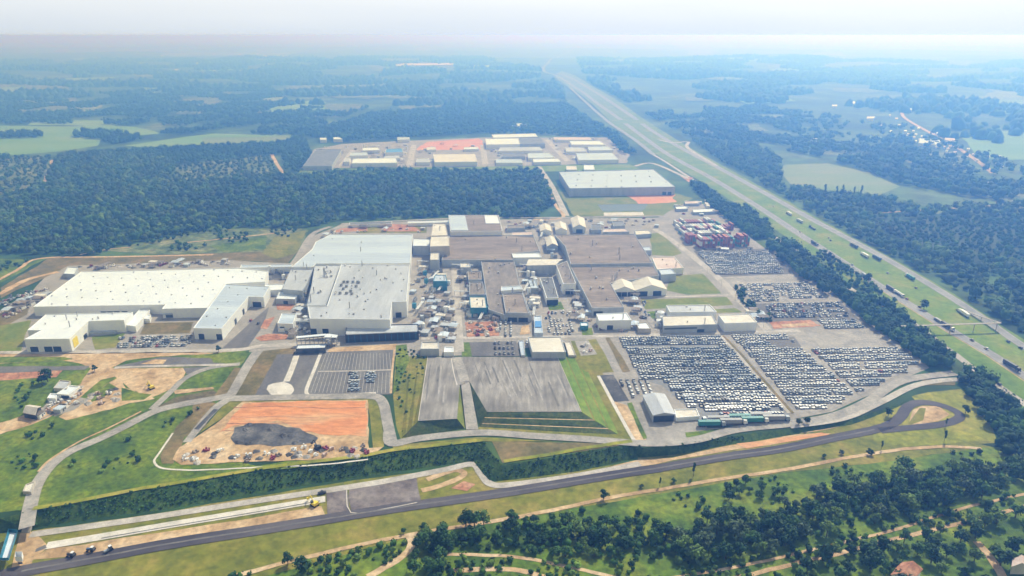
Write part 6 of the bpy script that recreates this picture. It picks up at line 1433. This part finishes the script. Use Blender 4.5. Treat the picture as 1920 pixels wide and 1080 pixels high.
def wood(name, label, cat, polys, key, greens, scale, lvl='u', mind=6., n=99999, dens=None, seed=1, mat_='leaf_far', world=None, zf=None):
    r = random.Random(seed); items = []; ti = []
    for px in polys:
        poly = [(p.x, p.y) for p in (P(a, b, lvl=lvl) for a, b in px)] if world is None else world; A = abs(sum(poly[i][0]*poly[(i+1) % len(poly)][1]-poly[(i+1) % len(poly)][0]*poly[i][1] for i in range(len(poly))))/2
        cnt = min(n, int(A/(mind*mind*1.15)))
        for x, y in scatter_pts(px, cnt, mind*.72, lvl, dens, r, 8 if not dens else 14, world):
            if inside(x, y, VILLAGE) and r.random() < .75: continue
            s = r.uniform(*scale); kk = (key, r.randrange(4)); a = r.uniform(0, 6.283)
            items.append((kk, np.array(Matrix.Translation((x, y, (zf(x, y) if zf else G(x, y, lvl))-.3)) @ Matrix.Rotation(a, 4, 'Z') @ Matrix.Diagonal((s, s, s*r.uniform(.8, 1.25), 1)), dtype=np.float32)))
            g = GREENS[r.choice(greens)]; f = r.uniform(.75, 1.3)*(1+.5*noise.noise((x/60, y/60, 4))); ti.append((g[0]*f, g[1]*f, g[2]*f, 1))
    return join_instances(name, items, TB, [M[mat_]], label, cat, ti)
wood('forest', 'broad dark forest stretching behind the factory on the left', 'forest',
     [[(-250, 395), (0, 375), (85, 352), (95, 320), (110, 292), (230, 284), (330, 305), (310, 345), (430, 337), (525, 328), (560, 332), (700, 322), (1005, 322), (1025, 345), (1040, 385), (1000, 410), (850, 405), (700, 412), (640, 412), (580, 426), (420, 428), (330, 440), (230, 462), (180, 477), (90, 480), (0, 478), (-250, 480)]], 'b', ['dark', 'mid', 'mid', 'light', 'grey'], (.65, 1.45), mind=7.8, seed=2)
wood('forest', 'band of woodland above the cleared strips on the far left', 'forest', [[(230, 284), (380, 276), (545, 268), (560, 285), (505, 292), (330, 308)], [(545, 262), (570, 258), (585, 290), (560, 325), (535, 318), (530, 290)]], 'b', ['dark', 'mid'], (.9, 1.4), mind=9, seed=3)
wood('forest', 'woods and thickets right of the highway', 'forest',
     [[(1295, 262), (1420, 275), (1465, 300), (1465, 348), (1540, 362), (1660, 372), (1730, 388), (1880, 385), (1990, 380), (1990, 398), (1640, 412), (1700, 458), (1850, 492), (1990, 500), (1990, 660), (1925, 632), (1860, 590), (1790, 545), (1700, 494), (1640, 462), (1520, 396), (1430, 345), (1345, 298)]], 'b', ['dark', 'mid', 'mid', 'grey', 'light'], (.65, 1.5), mind=8.6, seed=4)
wood('forest', 'hazy woodland around the distant industrial park', 'forest', [[(560, 255), (700, 215), (900, 200), (1060, 195), (1090, 215), (1150, 252), (1190, 290), (1165, 290), (1140, 256), (900, 250), (640, 266)]], 'f', ['dark', 'mid'], (1, 1.5), mind=14, seed=5)
wood('forest', 'hazy woodland beyond the tan field on the right', 'forest', [[(1210, 215), (1420, 200), (1700, 240), (1900, 310), (1990, 330), (1880, 380), (1700, 350), (1560, 300), (1400, 270), (1290, 255)]], 'f', ['dark', 'mid', 'grey'], (1, 1.5), mind=15, dens=(120, -.12, 3), seed=6)
wood('forest', 'hazy copses and hedges between the fields on the far left', 'forest', [[(-60, 190), (500, 160), (560, 205), (700, 200), (560, 255), (330, 248), (250, 235), (-60, 232)], [(0, 253), (75, 251), (75, 259), (0, 261)], [(140, 252), (190, 250), (250, 256), (270, 262), (200, 270), (190, 260)], [(-60, 292), (15, 288), (15, 300), (-60, 305)]], 'f', ['dark', 'mid'], (1, 1.6), mind=16, dens=(160, 0, 7), seed=7)
wood('shrubs', 'hedge line of dark trees in the bright green fields', 'hedge', [[(2, 252), (78, 250), (78, 258), (2, 260)], [(140, 251), (192, 249), (230, 258), (270, 262), (210, 272), (190, 262), (142, 258)], [(300, 250), (330, 244), (380, 246), (340, 252)]], 'b', ['dark'], (1, 1.7), mind=9, seed=8)
wood('forest', 'blue distant woods scattered among the fields as far as the horizon', 'forest', [[(-120, 180), (-120, 112), (900, 108), (1010, 130), (1050, 165), (1060, 195), (700, 200)], [(1100, 150), (1080, 110), (2040, 112), (2040, 330), (1900, 300), (1700, 235), (1420, 200), (1200, 205)]], 'x', ['dark', 'dark', 'mid'], (1.6, 3.4), mind=30, n=8500, dens=(420, .02, 11), seed=31)
wood('tree_belt', 'thick tree belt between the car lots and the highway, far half', 'trees', [[(1292, 345), (1312, 345), (1360, 385), (1400, 398), (1440, 425), (1450, 450), (1415, 448), (1370, 420), (1345, 398)], [(1440, 462), (1478, 455), (1535, 500), (1590, 542), (1582, 556), (1545, 552), (1500, 520), (1452, 480)]], 'b', ['dark', 'dark', 'mid'], (.95, 1.25), mind=6.2, seed=9)
wood('tree_belt', 'thick tree belt between the car lots and the highway, middle part', 'trees', [[(1578, 560), (1600, 556), (1650, 568), (1700, 600), (1740, 640), (1788, 680), (1780, 692), (1745, 690), (1690, 655), (1630, 610)]], 'b', ['dark', 'dark', 'mid'], (.95, 1.2), mind=5.5, seed=10)
wood('tree_belt', 'thick tree belt beside the service road at the right edge', 'trees', [[(1795, 700), (1830, 697), (1880, 745), (1990, 840), (1990, 900), (1880, 850), (1865, 812), (1830, 765)]], 'b', ['dark', 'dark', 'mid'], (.9, 1.2), mind=5.5, seed=11)
wood('tree_belt', 'narrow line of trees between the service road and the highway verge', 'trees', [[(1540, 470), (1600, 512), (1680, 570), (1700, 590), (1690, 592), (1590, 530), (1530, 482)], [(1375, 388), (1400, 385), (1425, 405), (1410, 410)]], 'b', ['dark', 'mid'], (.5, .8), mind=6, dens=(30, -.2, 2), seed=12)
wood('shrubs', 'low scrub on the clearings behind the left plant', 'shrubs', [[(190, 470), (400, 432), (560, 430), (540, 445), (400, 462), (300, 478)], [(0, 500), (60, 488), (30, 508), (0, 520)]], 's', ['dark', 'mid'], (1, 2.2), mind=9, dens=(40, 0, 2), seed=13)
wood('shrubs', 'rows of young trees on the cleared forest strips at the far left', 'shrubs', [[(-60, 302), (95, 292), (75, 348), (0, 370), (-60, 378)], [(330, 310), (505, 292), (520, 325), (430, 335), (310, 345)]], 's', ['mid', 'grey', 'dark'], (1.2, 2.6), mind=11, seed=14)
def bank_z(x, y):
    a, b = yline(TW, x), yline(BW, x)
    if a is None or b is None or a-b < .5: return GU(x, y)
    t = clamp((a-y)/(a-b)); return GU(x, a) + (GL(x, b)-GU(x, a))*t
TB_ = [p for p in TW0[1:-4]]; BB_ = [p + Vector((0, 1.2, 0)) for p in BW0[1:-4]]
wood('shrubs', 'rough shrubs and tall grass covering the long dark bank above the test lanes', 'shrubs', [None], 's', ['dark', 'mid', 'mid'], (.3, .62), mind=1.45, seed=15, world=[(p.x, p.y) for p in TB_ + BB_[::-1]], zf=bank_z)
wood('shrubs', 'shrubs scattered over the green field left of the orange plot', 'shrubs', [[(80, 940), (130, 870), (200, 840), (300, 790), (380, 762), (330, 800), (295, 850), (300, 880), (480, 885), (250, 915)]], 's', ['mid', 'dark', 'mid', 'light'], (.4, 1.5), mind=6, dens=(22, .3, 5), seed=17)
wood('shrubs', 'shrubs scattered over the field left of the winding road', 'shrubs', [[(0, 950), (0, 830), (120, 785), (260, 765), (180, 815), (90, 855), (60, 900)], [(-20, 720), (60, 715), (80, 730), (30, 775), (-20, 790)]], 's', ['dark', 'mid', 'mid'], (.4, 1.6), mind=6, dens=(22, .28, 8), seed=18)
wood('shrubs', 'bushy undergrowth in the meadow above the woodland belt', 'shrubs', [[(960, 985), (1210, 935), (1440, 895), (1690, 850), (1860, 850), (1700, 885), (1560, 910), (1400, 960), (1240, 990), (1090, 978)]], 's', ['mid', 'light', 'dark'], (.5, 1.4), lvl='l', mind=5, dens=(20, .22, 6), seed=19)
wood('shrubs', 'undergrowth around the paths at the bottom of the picture', 'shrubs', [[(420, 1085), (600, 1050), (770, 1015), (745, 1045), (680, 1085)], [(800, 1045), (1100, 1055), (1440, 1045), (1900, 925), (1930, 960), (1500, 1085), (800, 1090)]], 's', ['dark', 'mid', 'light'], (.6, 1.5), lvl='l', mind=4.2, dens=(18, -.1, 4), seed=20)
wood('shrubs', 'shrubs on the left green slope beside the raised lot', 'shrubs', [[(744, 652), (768, 655), (800, 672), (785, 785), (752, 815), (742, 740)]], 's', ['dark', 'mid'], (.4, .9), mind=4.5, dens=(12, .0, 4), seed=21)
wood('shrubs', 'ornamental bushes by the end of the long diagonal street', 'shrubs', [[(1375, 535), (1395, 545), (1400, 560), (1385, 560)], [(1385, 560), (1410, 565), (1420, 580), (1400, 580)], [(1412, 585), (1440, 590), (1450, 604), (1425, 602)]], 's', ['dark', 'mid'], (1, 1.8), mind=4, seed=22)
wood('forest', 'shadowy lower storey of the woodland belt at the bottom', 'forest', [[(785, 1000), (960, 985), (1090, 985), (1240, 1000), (1400, 980), (1560, 925), (1700, 900), (1925, 866), (1925, 900), (1800, 938), (1560, 1000), (1440, 1035), (1260, 1055), (1100, 1045), (900, 1030), (800, 1026)]], 's', ['dark', 'mid'], (.9, 1.8), lvl='l', mind=4.6, dens=(20, -.25, 9), seed=23)
wood('shrubs', 'low rows of dark plantation bushes at the far right edge', 'plantation', [[(1640, 417), (1990, 400), (1990, 500), (1860, 490), (1700, 455)]], 's', ['dark', 'mid'], (1.4, 2.4), mind=8, seed=41)
# tall poplars at the tan field
for k, a in enumerate([1523, 1545, 1567, 1578, 1600, 1613]):
    p = P(a, 368+k*.6); tree(p.x, p.y, 'tall', 'dark', 1.35+.2*(k % 2), 'tall poplar in the row by the tan field, number %s from the left' % ['one', 'two', 'three', 'four', 'five', 'six'][k], 'poplars along the tan field')
# ------------------------------------------------------------------ labels: where several things look alike, say which one by its place
bpy.context.view_layer.update()
ONES = 'zeroth first second third fourth fifth sixth seventh eighth ninth tenth eleventh twelfth thirteenth fourteenth fifteenth sixteenth seventeenth eighteenth nineteenth'.split()
TENS = {2: ('twenty', 'twentieth'), 3: ('thirty', 'thirtieth'), 4: ('forty', 'fortieth'), 5: ('fifty', 'fiftieth'), 6: ('sixty', 'sixtieth'), 7: ('seventy', 'seventieth'), 8: ('eighty', 'eightieth')}
def ordn(n): return ONES[n] if n < 20 else TENS[n//10][1] if n % 10 == 0 else TENS[n//10][0] + '-' + ONES[n % 10]
same = {}
for o in bpy.data.objects:
    if o.parent is None and o.get('label') and not o.get('kind'): same.setdefault(o['label'], []).append(o)
for lb, L in same.items():
    if len(L) < 2: continue
    L.sort(key=lambda o: o.matrix_world.translation.x/max(1, o.matrix_world.translation.y*C_ + (CAMH-o.matrix_world.translation.z)*S_))
    n = len(lb.replace('-', ' ').split())
    for i, o in enumerate(L):
        od = ordn(i+1); k = n + len(od.split('-'))
        o['label'] = lb + ', ' + od + (' from the left' if k <= 13 else ' from left' if k <= 14 else '')
bad = {}
for o in bpy.data.objects:
    l = o.get('label')
    if l and len(l.replace('-', ' ').split()) > 16: bad[l.split(', ')[0]] = bad.get(l.split(', ')[0], 0)+1
for b, n in bad.items(): print('LONG', n, b)
# ------------------------------------------------------------------ haze
hz = bpy.data.meshes.new('haze'); hb = MB(); hb.box(-45000, -900, -80, 45000, 46000, CAMH+2)
hm = bpy.data.materials.new('haze'); hm.use_nodes = True; ht = hm.node_tree; ht.nodes.clear()
ho = ht.nodes.new('ShaderNodeOutputMaterial'); hv = ht.nodes.new('ShaderNodeVolumePrincipled')
hv.inputs['Color'].default_value = (*HAZE_COLOR, 1); hv.inputs['Density'].default_value = HAZE_DENSITY; hv.inputs['Anisotropy'].default_value = 0.6
hv.inputs['Absorption Color'].default_value = (1, 1, 1, 1)
ht.links.new(hv.outputs[0], ho.inputs['Volume'])
haze = hb.build('haze', [hm]); haze['kind'] = 'stuff'; haze['label'] = 'thin blue haze in the air over the whole landscape'; haze['category'] = 'haze'
